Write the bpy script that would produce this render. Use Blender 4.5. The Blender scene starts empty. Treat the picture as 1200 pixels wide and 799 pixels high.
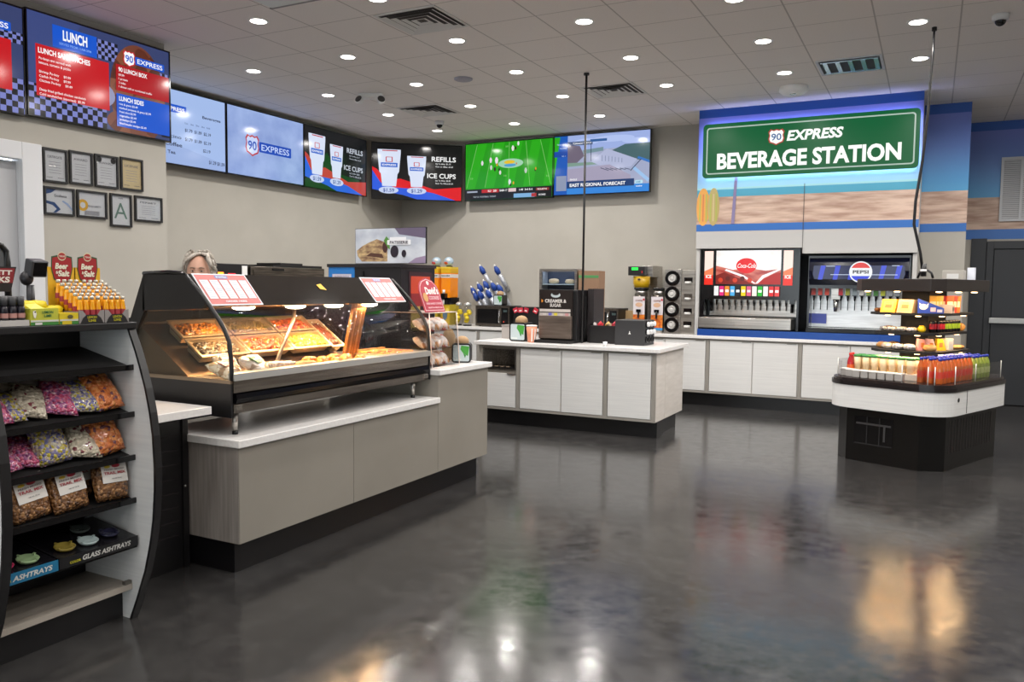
import bpy, bmesh, math, random
from math import pi, sin, cos, radians
from mathutils import Vector, Matrix
random.seed(7)
SC = bpy.context.scene
COL = SC.collection

# ------------------------------------------------------------------ camera
H = 1.5          # eye height
CE = 3.726       # ceiling height
R = ((0.88819014, 0.45933282, 0.0114734),
     (-0.45762116, 0.88657012, -0.0676483),
     (-0.04124506, 0.05483408, 0.99764326))   # right, forward, up
cd = bpy.data.cameras.new('camera'); cam = bpy.data.objects.new('camera', cd); COL.objects.link(cam)
cd.sensor_width = 36.0; cd.lens = 950.12 / 1200 * 36; cd.clip_start = .05; cd.clip_end = 100
m = Matrix(((R[0][0], R[2][0], -R[1][0], 0), (R[0][1], R[2][1], -R[1][1], 0), (R[0][2], R[2][2], -R[1][2], H), (0, 0, 0, 1)))
cam.matrix_world = m
SC.camera = cam
SC.view_settings.view_transform = 'Standard'
SC.view_settings.look = 'None'
SC.view_settings.gamma = 1
SC.view_settings.use_curve_mapping = False
SC.view_settings.exposure = 0.12
# ------------------------------------------------------------------ world: pale fill light, let in through the added front windows
W = bpy.data.worlds.new('sky'); SC.world = W; W.use_nodes = True
W.node_tree.nodes['Background'].inputs[0].default_value = (.80, .88, 1, 1)
W.node_tree.nodes['Background'].inputs[1].default_value = 4.6
LAMP_W = 14.2      # watts of one ceiling downlight
LAMP_C = (1, .955, .91)

# ------------------------------------------------------------------ materials
def lin(h):
    if isinstance(h, str):
        h = tuple(int(h[i:i+2], 16) / 255 for i in (0, 2, 4))
        h = tuple(x/12.92 if x <= .04045 else ((x+.055)/1.055)**2.4 for x in h)
    return (*h[:3], 1)
_M = {}
def M(c, r=.5, metal=0, emit=0, spec=.5, coat=0):
    k = (c, r, metal, emit, spec, coat)
    if k in _M: return _M[k]
    m = bpy.data.materials.new('mat_%s' % c); m.use_nodes = True
    b = m.node_tree.nodes['Principled BSDF']
    b.inputs['Base Color'].default_value = lin(c); b.inputs['Roughness'].default_value = r
    b.inputs['Metallic'].default_value = metal; b.inputs['Specular IOR Level'].default_value = spec
    if coat: b.inputs['Coat Weight'].default_value = coat; b.inputs['Coat Roughness'].default_value = .05
    if emit:
        b.inputs['Emission Color'].default_value = lin(c); b.inputs['Emission Strength'].default_value = emit
        if emit >= .2: b.inputs['Base Color'].default_value = (.01, .01, .01, 1)
    _M[k] = m; return m
SE = .88
def S(c): return M(c, .12, 0, SE, .35)      # a patch of a lit display screen
def nodes(name):
    m = bpy.data.materials.new(name); m.use_nodes = True
    nt = m.node_tree; return m, nt, nt.nodes['Principled BSDF']
def N(nt, t, **kw):
    n = nt.nodes.new(t)
    for k, v in kw.items():
        if k in n.inputs.keys(): n.inputs[k].default_value = v
        else: setattr(n, k, v)
    return n
def coords(nt, scale=(1, 1, 1), kind='Object', loc=(0, 0, 0)):
    tc = N(nt, 'ShaderNodeTexCoord'); mp = N(nt, 'ShaderNodeMapping')
    mp.inputs['Scale'].default_value = scale; mp.inputs['Location'].default_value = loc
    nt.links.new(tc.outputs[kind], mp.inputs[0]); return mp.outputs[0]
def ramp(nt, fac, stops, interp='LINEAR'):
    r = N(nt, 'ShaderNodeValToRGB'); r.color_ramp.interpolation = interp
    el = r.color_ramp.elements
    while len(el) < len(stops): el.new(.5)
    for e, (p, c) in zip(el, stops): e.position = p; e.color = lin(c)
    nt.links.new(fac, r.inputs[0]); return r.outputs[0]
def noisy(name, c1, c2, scale=(3, 3, 3), r=.5, metal=0, detail=6, bump=0, coat=0, p=(.35, .65), ns=1.0):
    m, nt, b = nodes(name); co = coords(nt, scale)
    n = N(nt, 'ShaderNodeTexNoise', Scale=ns, Detail=detail); nt.links.new(co, n.inputs['Vector'])
    nt.links.new(ramp(nt, n.outputs[0], [(p[0], c1), (p[1], c2)]), b.inputs['Base Color'])
    b.inputs['Roughness'].default_value = r; b.inputs['Metallic'].default_value = metal
    if coat: b.inputs['Coat Weight'].default_value = coat; b.inputs['Coat Roughness'].default_value = .08
    if bump:
        bp = N(nt, 'ShaderNodeBump', Strength=bump, Distance=.01); nt.links.new(n.outputs[0], bp.inputs['Height']); nt.links.new(bp.outputs[0], b.inputs['Normal'])
    return m
def cells(name, stops, scale=60, r=.35, bump=.5, coat=.4, emit=0):
    """little lumps of several colours (voronoi cells): sweets, nuts, fried food"""
    m, nt, b = nodes(name); co = coords(nt)
    v = N(nt, 'ShaderNodeTexVoronoi', Scale=scale); nt.links.new(co, v.inputs['Vector'])
    sep = N(nt, 'ShaderNodeSeparateColor'); nt.links.new(v.outputs['Color'], sep.inputs[0])
    nt.links.new(ramp(nt, sep.outputs[0], stops, 'CONSTANT'), b.inputs['Base Color'])
    b.inputs['Roughness'].default_value = r
    b.inputs['Coat Weight'].default_value = coat; b.inputs['Coat Roughness'].default_value = .12
    mt = N(nt, 'ShaderNodeMath', operation='SUBTRACT'); mt.inputs[0].default_value = 1; nt.links.new(v.outputs['Distance'], mt.inputs[1])
    bp = N(nt, 'ShaderNodeBump', Strength=bump, Distance=.02); nt.links.new(mt.outputs[0], bp.inputs['Height']); nt.links.new(bp.outputs[0], b.inputs['Normal'])
    return m

# polished concrete floor
def mk_floor():
    m, nt, b = nodes('polished_concrete'); co = coords(nt)
    a = N(nt, 'ShaderNodeTexNoise', Scale=.8, Detail=10, Roughness=.65); nt.links.new(co, a.inputs['Vector'])
    f = N(nt, 'ShaderNodeTexNoise', Scale=9, Detail=8, Roughness=.7); nt.links.new(co, f.inputs['Vector'])
    mx = N(nt, 'ShaderNodeMix', data_type='FLOAT'); mx.inputs[0].default_value = .4
    nt.links.new(a.outputs[0], mx.inputs[2]); nt.links.new(f.outputs[0], mx.inputs[3])
    nt.links.new(ramp(nt, mx.outputs[0], [(.3, '232323'), (.5, '2f2e2e'), (.62, '3c3b3a'), (.8, '4c4946')]), b.inputs['Base Color'])
    rr = N(nt, 'ShaderNodeMapRange'); rr.inputs[1].default_value = .3; rr.inputs[2].default_value = .7; rr.inputs[3].default_value = .10; rr.inputs[4].default_value = .22
    nt.links.new(f.outputs[0], rr.inputs[0]); nt.links.new(rr.outputs[0], b.inputs['Roughness'])
    w = N(nt, 'ShaderNodeTexNoise', Scale=2.2, Detail=3); nt.links.new(co, w.inputs['Vector'])
    bp = N(nt, 'ShaderNodeBump', Strength=.07, Distance=.02); nt.links.new(w.outputs[0], bp.inputs['Height'])
    b2 = N(nt, 'ShaderNodeBump', Strength=.03, Distance=.003); nt.links.new(f.outputs[0], b2.inputs['Height']); nt.links.new(bp.outputs[0], b2.inputs['Normal'])
    nt.links.new(b2.outputs[0], b.inputs['Normal'])
    b.inputs['Specular IOR Level'].default_value = .55
    return m
GX0, GY0, GPX, GPY = -6.435 - .312, 5.275 - .298, .624, .596     # ceiling grid origin and pitch
def mk_ceil():
    m, nt, b = nodes('ceiling_tile'); co = coords(nt, (1/GPX, 1/GPY, 1), loc=(-GX0/GPX, -GY0/GPY, 0))
    sx = N(nt, 'ShaderNodeSeparateXYZ'); nt.links.new(co, sx.inputs[0])
    outs = []
    for i, th in ((0, .490), (1, .492)):
        fr = N(nt, 'ShaderNodeMath', operation='FRACT'); nt.links.new(sx.outputs[i], fr.inputs[0])
        sb = N(nt, 'ShaderNodeMath', operation='SUBTRACT'); nt.links.new(fr.outputs[0], sb.inputs[0]); sb.inputs[1].default_value = .5
        ab = N(nt, 'ShaderNodeMath', operation='ABSOLUTE'); nt.links.new(sb.outputs[0], ab.inputs[0])
        gt = N(nt, 'ShaderNodeMath', operation='GREATER_THAN'); nt.links.new(ab.outputs[0], gt.inputs[0]); gt.inputs[1].default_value = th
        outs.append(gt.outputs[0])
    mx = N(nt, 'ShaderNodeMath', operation='MAXIMUM'); nt.links.new(outs[0], mx.inputs[0]); nt.links.new(outs[1], mx.inputs[1])
    n = N(nt, 'ShaderNodeTexNoise', Scale=120); nt.links.new(coords(nt), n.inputs['Vector'])
    base = ramp(nt, n.outputs[0], [(.3, 'e9e3de'), (.7, 'efe9e4')])
    c = N(nt, 'ShaderNodeMix', data_type='RGBA'); nt.links.new(mx.outputs[0], c.inputs[0]); nt.links.new(base, c.inputs[6]); c.inputs[7].default_value = lin('bdb7b2')
    nt.links.new(c.outputs[2], b.inputs['Base Color']); b.inputs['Roughness'].default_value = .9
    iv = N(nt, 'ShaderNodeMath', operation='SUBTRACT'); iv.inputs[0].default_value = 1; nt.links.new(mx.outputs[0], iv.inputs[1])
    bp = N(nt, 'ShaderNodeBump', Strength=.1, Distance=.004); nt.links.new(iv.outputs[0], bp.inputs['Height']); nt.links.new(bp.outputs[0], b.inputs['Normal'])
    return m
def grain(name, c1, c2, axis=(1.2, 1.2, 30), r=.5):
    return noisy(name, c1, c2, axis, r, ns=1.5, p=(.3, .7))
MFLOOR = mk_floor(); MCEIL = mk_ceil()
MWALL = noisy('greige_paint', 'aaa69d', 'b0aca3', (2, 2, 2), .85)
MWHITEWD = grain('white_woodgrain', 'cfcfce', 'dadad8', (1.2, 1.2, 45), .45)
MCREAM = grain('pale_woodgrain', 'd0cbc4', 'ddd8d2', (3, 3, 20), .5)
MGREIGE = noisy('greige_laminate', '868178', '8c877e', (2, 2, 2), .5)
MQUARTZ = noisy('white_quartz', 'dedcda', 'e6e4e2', (60, 60, 60), .2)
MEDGE = M('8f8b84', .5)
MTOE = M('0e0d0f', .35)
MBLK = M('121113', .4); MBLKG = M('0c0b0d', .12); MBLKM = M('141314', .7)
MSTEEL = noisy('brushed_steel', 'a8a39d', 'cbc6c0', (2, 60, 60), .28, .95)
MSTEELD = noisy('dark_brushed_steel', '57514b', '7e766e', (60, 3, 60), .3, .9)
MSTF = noisy('case_front_steel', '958c84', 'b4aca4', (60, 3, 60), .22, .9)
MCHROME = M('dcdcdc', .12, 1)
MWHITE = M('e8e8e6', .5); MALU = M('9c9a96', .35, .8)
MGRAYP = M('b9b8b6', .6)
MBROWN = M('4a423c', .35)
def glass(name, col='ffffff', refl=1.0, rough=0.0):
    m = bpy.data.materials.new(name); m.use_nodes = True; nt = m.node_tree; nt.nodes.remove(nt.nodes['Principled BSDF'])
    o = nt.nodes['Material Output']; t = N(nt, 'ShaderNodeBsdfTransparent'); t.inputs[0].default_value = lin(col)
    g = N(nt, 'ShaderNodeBsdfGlossy'); g.inputs['Roughness'].default_value = rough
    lw = N(nt, 'ShaderNodeLayerWeight', Blend=.5); pw = N(nt, 'ShaderNodeMath', operation='POWER'); nt.links.new(lw.outputs['Facing'], pw.inputs[0]); pw.inputs[1].default_value = 4
    f = N(nt, 'ShaderNodeMath', operation='MULTIPLY_ADD'); nt.links.new(pw.outputs[0], f.inputs[0]); f.inputs[1].default_value = .6*refl; f.inputs[2].default_value = .045*refl
    x = N(nt, 'ShaderNodeMixShader'); nt.links.new(f.outputs[0], x.inputs[0]); nt.links.new(t.outputs[0], x.inputs[1]); nt.links.new(g.outputs[0], x.inputs[2])
    nt.links.new(x.outputs[0], o.inputs[0]); return m
MGLASS = glass('clear_glass', 'f4f4f0')
MGLASSY = glass('thin_acrylic', 'f4f4f4', .5)
MHOOD = glass('smoked_hood', '0c0b0a')

# ------------------------------------------------------------------ mesh builder
class B:
    def __init__(s): s.v = []; s.f = []; s.mi = []; s.ms = []; s.sm = []; s.X = None
    def mat(s, m):
        if m not in s.ms: s.ms.append(m)
        return s.ms.index(m)
    def add(s, vs, fs, m, smooth=False):
        o = len(s.v)
        if s.X is not None: vs = [tuple(s.X @ Vector(v)) for v in vs]
        s.v += [tuple(v) for v in vs]; i = s.mat(m)
        for f in fs: s.f.append([o + k for k in f]); s.mi.append(i); s.sm.append(smooth)
        return s
    def box(s, x0, x1, y0, y1, z0, z1, m):
        if x0 > x1: x0, x1 = x1, x0
        if y0 > y1: y0, y1 = y1, y0
        if z0 > z1: z0, z1 = z1, z0
        v = [(x, y, z) for z in (z0, z1) for x, y in ((x0, y0), (x1, y0), (x1, y1), (x0, y1))]
        return s.add(v, [(0, 3, 2, 1), (4, 5, 6, 7), (0, 1, 5, 4), (1, 2, 6, 5), (2, 3, 7, 6), (3, 0, 4, 7)], m)
    def prism(s, pts, a, b, m, axis='y', smooth=False, caps=True):
        """pts: closed 2-D outline; axis 'y' -> (x,z) outline, 'z' -> (x,y), 'x' -> (y,z)"""
        n = len(pts)
        def P(p, t): return {'y': (p[0], t, p[1]), 'z': (p[0], p[1], t), 'x': (t, p[0], p[1])}[axis]
        v = [P(p, a) for p in pts] + [P(p, b) for p in pts]
        s.add(v, [(i, (i+1) % n, n + (i+1) % n, n + i) for i in range(n)], m, smooth)
        if caps: s.add(v, [tuple(range(n))[::-1], tuple(range(n, 2*n))], m)
        return s
    def tube(s, path, r, m, n=8, rs=None, smooth=True, cap=True):
        path = [Vector(p) for p in path]; rings = []; vs = []
        for i, p in enumerate(path):
            d = (path[min(i+1, len(path)-1)] - path[max(i-1, 0)]).normalized()
            up = Vector((0, 0, 1)) if abs(d.z) < .95 else Vector((1, 0, 0))
            a = d.cross(up).normalized(); b = d.cross(a)
            q = rs[i] if rs else r
            vs += [tuple(p + a*q*cos(2*pi*k/n) + b*q*sin(2*pi*k/n)) for k in range(n)]
        fs = [(i*n+k, i*n+(k+1) % n, (i+1)*n+(k+1) % n, (i+1)*n+k) for i in range(len(path)-1) for k in range(n)]
        s.add(vs, fs, m, smooth)
        if cap: s.add(vs, [tuple(range(n))[::-1], tuple(range(len(vs)-n, len(vs)))], m)
        return s
    def cyl(s, x, y, z0, z1, r, m, n=20, r1=None, smooth=True):
        return s.tube([(x, y, z0), (x, y, z1)], r, m, n, [r, r if r1 is None else r1], smooth)
    def lathe(s, prof, m, c=(0, 0, 0), n=20, smooth=True):
        vs = []; fs = []
        for r, z in prof: vs += [(c[0]+r*cos(2*pi*k/n), c[1]+r*sin(2*pi*k/n), c[2]+z) for k in range(n)]
        for i in range(len(prof)-1):
            for k in range(n): fs.append((i*n+k, i*n+(k+1) % n, (i+1)*n+(k+1) % n, (i+1)*n+k))
        s.add(vs, fs, m, smooth)
        s.add(vs, [tuple(range(n))[::-1], tuple(range(len(vs)-n, len(vs)))], m); return s
    def sph(s, x, y, z, r, m, sx=1, sy=1, sz=1, n=12, k=8):
        vs = [(x + r*sx*sin(pi*i/k)*cos(2*pi*j/n), y + r*sy*sin(pi*i/k)*sin(2*pi*j/n), z + r*sz*cos(pi*i/k)) for i in range(k+1) for j in range(n)]
        return s.add(vs, [(i*n+j, (i+1)*n+j, (i+1)*n+(j+1) % n, i*n+(j+1) % n) for i in range(k) for j in range(n)], m, True)
    def quad(s, a, b, c, d, m): return s.add([a, b, c, d], [(0, 1, 2, 3)], m)
    def ring(s, x, y, z, r0, r1, h, m, n=24, axis=2):
        vs = []
        for (r, t) in ((r0, 0), (r1, 0), (r1, h), (r0, h)):
            for k in range(n):
                a, b = r*cos(2*pi*k/n), r*sin(2*pi*k/n)
                vs.append({2: (x+a, y+b, z+t), 1: (x+a, y+t, z+b), 0: (x+t, y+a, z+b)}[axis])
        return s.add(vs, [(i*n+k, i*n+(k+1) % n, ((i+1) % 4)*n+(k+1) % n, ((i+1) % 4)*n+k) for i in range(4) for k in range(n)], m)
    def obj(s, name, parent=None, loc=(0, 0, 0), rotz=0, bevel=0, label=None, kind=None, fix=True):
        me = bpy.data.meshes.new(name); me.from_pydata(s.v, [], s.f)
        for mm in s.ms: me.materials.append(mm)
        for p, i, q in zip(me.polygons, s.mi, s.sm): p.material_index = i; p.use_smooth = q
        me.update()
        if fix:
            bm = bmesh.new(); bm.from_mesh(me)
            bmesh.ops.remove_doubles(bm, verts=bm.verts, dist=1e-6)
            bmesh.ops.recalc_face_normals(bm, faces=bm.faces); bm.to_mesh(me); bm.free()
        o = bpy.data.objects.new(name, me); COL.objects.link(o)
        o.location = loc; o.rotation_euler = (0, 0, rotz)
        if parent is not None: o.parent = parent
        if bevel:
            bv = o.modifiers.new('bevel', 'BEVEL'); bv.width = bevel; bv.segments = 2; bv.limit_method = 'ANGLE'; bv.angle_limit = radians(40)
        if label: o['label'] = label
        if kind: o['kind'] = kind
        return o
def thing(name, label, cat, loc=(0, 0, 0), rotz=0, group=None):
    o = bpy.data.objects.new(name, None); COL.objects.link(o); o.empty_display_size = .05
    o.location = loc; o.rotation_euler = (0, 0, rotz); o['label'] = label; o['category'] = cat
    if group: o['group'] = group
    return o
def tag(o, label, cat, group=None, kind=None):
    o['label'] = label; o['category'] = cat
    if group: o['group'] = group
    if kind: o['kind'] = kind
    return o
def struct(o): o['kind'] = 'structure'; return o
def dup(o, loc=None, rotz=None, label=None, group=None, parent=None):
    kids = [c for c in bpy.data.objects if c.parent == o]
    c = o.copy(); COL.objects.link(c)
    if parent is not None: c.parent = parent
    if loc is not None: c.location = loc
    if rotz is not None: c.rotation_euler = (0, 0, rotz)
    if label: c['label'] = label
    if group: c['group'] = group
    for k in kids: dup(k, parent=c)
    return c
ORD = ['first', 'second', 'third', 'fourth', 'fifth', 'sixth', 'seventh', 'eighth', 'ninth', 'tenth', 'eleventh', 'twelfth', 'thirteenth', 'fourteenth']

_T = {}
def text_mesh(t, bold):
    if (t, bold) in _T: return _T[(t, bold)]
    c = bpy.data.curves.new('t', 'FONT'); c.body = t; c.size = 1; c.offset = bold; c.resolution_u = 3
    o = bpy.data.objects.new('t', c); COL.objects.link(o)
    dg = bpy.context.evaluated_depsgraph_get(); me = bpy.data.meshes.new_from_object(o.evaluated_get(dg))
    vs = [tuple(v.co) for v in me.vertices]; fs = [tuple(p.vertices) for p in me.polygons]
    bpy.data.objects.remove(o); bpy.data.curves.remove(c); bpy.data.meshes.remove(me)
    _T[(t, bold)] = (vs, fs); return vs, fs
class Cv:
    """a flat printed or lit face: 2-D artwork in real units on the plane o + u*U + v*V"""
    def __init__(s, o, U, V, sc=1.0, lay=.0006):
        s.b = B(); s.o = Vector(o); s.U = Vector(U).normalized(); s.V = Vector(V).normalized(); s.n = s.U.cross(s.V); s.sc = sc; s.k = 1; s.lay = lay
    def P(s, u, v, z): return tuple(s.o + s.U*u*s.sc + s.V*v*s.sc + s.n*z)
    def poly(s, pts, m, up=True):
        if up: s.k += 1
        s.b.add([s.P(u, v, s.k*s.lay) for u, v in pts], [tuple(range(len(pts)))], m); return s
    def cpoly(s, pts, m, u1, v1):
        return s.poly([(min(max(u, 0), u1), min(max(v, 0), v1)) for u, v in pts], m)
    def rect(s, u0, v0, u1, v1, m, up=True): return s.poly([(u0, v0), (u1, v0), (u1, v1), (u0, v1)], m, up)
    def rrect(s, u0, v0, u1, v1, r, m, n=5, up=True):
        p = []
        for cu, cv, a in ((u1-r, v0+r, -90), (u1-r, v1-r, 0), (u0+r, v1-r, 90), (u0+r, v0+r, 180)):
            p += [(cu + r*cos(radians(a+90*i/n)), cv + r*sin(radians(a+90*i/n))) for i in range(n+1)]
        return s.poly(p, m, up)
    def ell(s, u, v, a, b, m, n=28, up=True): return s.poly([(u+a*cos(2*pi*i/n), v+b*sin(2*pi*i/n)) for i in range(n)], m, up)
    def text(s, t, u, v, h, m, w=None, align='l', bold=.02, shear=0, up=True, wmax=None):
        vs, fs = text_mesh(t, bold)
        if not vs: return s
        if up: s.k += 1
        x0 = min(p[0] for p in vs); x1 = max(p[0] for p in vs); sy = h/.72; sx = sy
        if w: sx = w/(x1-x0)
        W_ = (x1-x0)*sx; off = {'l': 0, 'c': -W_/2, 'r': -W_}[align]
        s.b.add([s.P(u+off+(p[0]-x0)*sx+shear*p[1]*sy, v+p[1]*sy, s.k*s.lay) for p in vs], fs, m); return s
    def obj(s, name, parent=None, **kw): return s.b.obj(name, parent, fix=False, **kw)
def shield(c, u, v, w, h, red, white, blue, txt='90'):
    def sh(k):
        pts = [(-.5, .32), (-.36, .5), (-.18, .43), (0, .5), (.18, .43), (.36, .5), (.5, .32), (.44, .12), (.5, -.12), (.42, -.34), (.2, -.42), (0, -.52), (-.2, -.42), (-.42, -.34), (-.5, -.12), (-.44, .12)]
        return [(u+a*w*k, v+b*h*k) for a, b in pts]
    c.poly(sh(1), red); c.poly(sh(.84), white)
    c.text(txt, u, v-h*.2, h*.42, blue, w=w*.62, align='c', bold=.02)

# ================================================================== THE ROOM
def wallbox(name, x0, x1, y0, y1, z0, z1, m): return struct(B().box(x0, x1, y0, y1, z0, z1, m).obj(name))
wallbox('floor', -8.2, 6.2, -8.2, 13, -.1, 0, MFLOOR)
wallbox('ceiling', -8.2, 6.2, -8.2, 13, CE, CE+.1, MCEIL)
wallbox('wall_left', -7.95, -7.8, 5.28, 11.1, 0, CE, MWALL)
wl = B(); wl.box(-6.62, -6.5, 4.03, 5.4, 0, CE, MWALL); wl.box(-6.62, -6.5, -8, 3.12, 0, CE, MWALL); wl.box(-6.62, -6.5, 3.12, 4.03, 2.47, CE, MWALL); wl.box(-7.95, -6.62, 5.28, 5.4, 0, CE, MWALL)
struct(wl.obj('wall_left_office'))
wallbox('wall_back', -7.95, .33, 11.1, 11.25, 0, CE, MWALL)
wallbox('wall_alcove', .21, .33, 11.25, 12.5, 0, CE, MWALL)
wallbox('wall_right', 6, 6.15, -8, 12.65, 0, CE, MWALL)
wd = B(); wd.box(.21, .62, 12.5, 12.65, 0, CE, MWALL); wd.box(.62, 2.56, 12.5, 12.65, 2.16, CE, MWALL); wd.box(2.56, 6, 12.5, 12.65, 0, CE, MWALL); wd.box(.62, 2.56, 12.6, 12.65, 0, 2.16, MBLK)
struct(wd.obj('wall_alcove_back'))
wf = B(); wf.box(-6.5, 6, -8.1, -8, 0, .3, MWALL); wf.box(-6.5, 6, -8.1, -8, 3.1, CE, MWALL)
for x in (-6.5, -2.5, 1.5, 5.7): wf.box(x, x+.3, -8.1, -8, .3, 3.1, MWALL)
struct(wf.obj('wall_front'))
for k, x in enumerate((-6.2, -2.2, 1.8)):  # unseen shop-front windows, added to let soft frontal fill light in
    w = B(); x1 = x + 3.7 if k < 2 else 5.7
    for a in (x, (x+x1)/2-.03, x1-.06): w.box(a, a+.06, -8.08, -8.02, .3, 3.1, MALU)
    w.box(x, x1, -8.08, -8.02, .3, .36, MALU); w.box(x, x1, -8.08, -8.02, 3.04, 3.1, MALU)
    wo = struct(w.obj('window_%d' % (k+1))); B().box(x+.02, x1-.02, -8.055, -8.045, .32, 3.08, MGLASS).obj('pane', wo)
# doors
d = B(); d.box(-6.6, -6.56, 3.14, 4.01, 0, 2.45, M('b4b5b8', .45)); d1 = struct(d.obj('door_1'))
q = B(); q.tube([(-6.56, 3.22, 1.0), (-6.5, 3.22, 1.0), (-6.5, 3.34, 1.0)], .011, MCHROME); q.obj('handle', d1)
t = B(); MCAS = M('d5d6d8', .45)
t.box(-6.52, -6.475, 4.01, 4.175, 0, 2.6, MCAS); t.box(-6.52, -6.475, 2.97, 3.14, 0, 2.6, MCAS); t.box(-6.52, -6.474, 3.14, 4.01, 2.46, 2.6, MCAS)
t.box(-6.62, -6.52, 4.01, 4.035, 0, 2.47, MCAS)
struct(t.obj('trim_1', bevel=.006))
MDOOR = noisy('dark_steel_door', '1b1c20', '222429', (1, 1, 1), .45)
d = B(); d.box(.62, .70, 12.46, 12.5, 0, 2.16, MDOOR); d.box(2.48, 2.56, 12.46, 12.5, 0, 2.16, MDOOR); d.box(.70, 2.48, 12.46, 12.5, 2.06, 2.16, MDOOR)
struct(d.obj('trim_2', bevel=.004))
struct(B().box(.44, .62, 12.485, 12.5, 0, 2.2, MDOOR).obj('trim_3'))
for k, x in enumerate((.71, 1.6)):
    dd = struct(B().box(x, x+.87, 12.47, 12.51, .01, 2.05, MDOOR).obj('door_%d' % (k+2)))
    pb = B(); pb.box(x-.03+.03*k, x+.40, 12.38, 12.42, 1.085, 1.155, MALU); pb.box(x+.42, x+.84, 12.39, 12.42, 1.095, 1.145, MALU); pb.box(x+.06, x+.10, 12.40, 12.47, 1.10, 1.14, MBLK); pb.box(x+.72, x+.76, 12.40, 12.47, 1.10, 1.14, MBLK)
    pb.obj('push_bar', dd, bevel=.004)
# baseboards
for nm, a in (('baseboard_left', (-7.8, -7.785, 5.4, 11.1)), ('baseboard_office', (-6.5, -6.485, 4.18, 5.4)), ('baseboard_right', (5.985, 6, -8, 12.5))):
    struct(B().box(*a, 0, .1, MTOE).obj(nm))

# ---------------- mural bands: blue edge, evening sky, sand, blue edge
def mk_sky(name, stops):
    m, nt, b = nodes(name); co = coords(nt); sx = N(nt, 'ShaderNodeSeparateXYZ'); nt.links.new(co, sx.inputs[0])
    mr = N(nt, 'ShaderNodeMapRange'); mr.inputs[1].default_value = 2.6; mr.inputs[2].default_value = 3.65; nt.links.new(sx.outputs[2], mr.inputs[0])
    nt.links.new(ramp(nt, mr.outputs[0], stops), b.inputs['Base Color']); b.inputs['Roughness'].default_value = .4; return m
MSKY = mk_sky('mural_evening_sky', [(0, '52a6d4'), (.25, '4f98d2'), (.6, '5a7cc4'), (1, '6a74c4')])
MSKYGLOW = mk_sky('mural_sky_led_glow', [(0, 'a8d8e6'), (.25, '8fc0ea'), (.6, '7b93e6'), (1, '8088e0')])  # mural sky over the soffit, with the sign's LED glow put into its colours
MSAND = noisy('mural_sand', 'a98877', 'd6bba9', (1.2, 1, 9), .55, p=(.32, .62), ns=2.2)
MBLUE = M('1350a8', .4); MBLUE2 = M('2a67b4', .4); MTEAL = M('4aa0bd', .45)
def mural(c, u0, u1, zs, sky, off=0):
    """zs: top, strip bottom, horizon, sand bottom, band bottom"""
    c.rect(u0, zs[1], u1, zs[0], MBLUE); c.rect(u0, zs[2], u1, zs[1], sky, False); c.rect(u0, zs[3], u1, zs[2], MSAND, False); c.rect(u0, zs[4], u1, zs[3], MBLUE2, False)
c = Cv((0, 11.1, 0), (1, 0, 0), (0, 0, 1), lay=.001); mural(c, -.165, .33, (CE, 3.61, 2.694, 2.31, 2.21), MSKY)
struct(c.obj('wall_mural_tower'))
c = Cv((0, 12.5, 0), (1, 0, 0), (0, 0, 1), lay=.001); mural(c, .33, 6, (CE, 3.61, 2.74, 2.32, 2.19), MSKY)
struct(c.obj('wall_mural_alcove'))
# soffit over the drink machines
sf = B(); sf.box(-2.69, -1.4, 10.28, 11.1, 2.0, CE, MGRAYP); sf.box(-1.4, -.165, 10.28, 11.1, 1.93, CE, MGRAYP)
sf = struct(sf.obj('wall_beverage_soffit'))
c = Cv((0, 10.28, 0), (1, 0, 0), (0, 0, 1), lay=.001)
mural(c, -2.69, -.165, (CE, 3.622, 2.64, 2.302, 2.215), MSKYGLOW)
c.rect(-2.69, 2.64, -.165, 2.73, MTEAL); c.rect(-2.69, 2.73, -.165, 2.755, M('9fd0d8', .5), False)
SB = ((-2.61, .085, 'e0a14c', 'cf7a50'), (-2.48, .075, 'b8a468', 'c8b88a'))
for bx, w, c1, c2 in SB:
    c.poly([(bx + w*sin(a)*(1 if True else 1), 2.52 + .235*cos(a)) for a in [2*pi*i/24 for i in range(24)]][:24], M(c1, .5))
    for k, cc in ((-.5, 'a9b455'), (0, c2), (.5, 'a9b455')): c.poly([(bx+k*w-.008, 2.34), (bx+k*w+.008, 2.34), (bx+k*w*.9+.008, 2.68), (bx+k*w*.9-.008, 2.68)], M(cc, .5))
c.poly([(-2.255, 2.302), (-2.215, 2.302), (-2.19, 2.90), (-2.225, 2.90)], M('8379a0', .5))
c.rect(-1.404, 1.94, -1.398, 2.76, M('4a4644', .6))
c.obj('mural', sf)
# thin reveal line and cheeks that carry the soffit
ck = B(); ck.box(-2.69, -2.645, 10.315, 11.1, .901, 2.0, MGRAYP); ck.box(-.21, -.165, 10.315, 11.1, .901, 1.93, MGRAYP); ck.box(-2.645, -.21, 11.092, 11.1, .901, 1.93, MBLK)
struct(ck.obj('wall_beverage_cheeks'))

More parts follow.
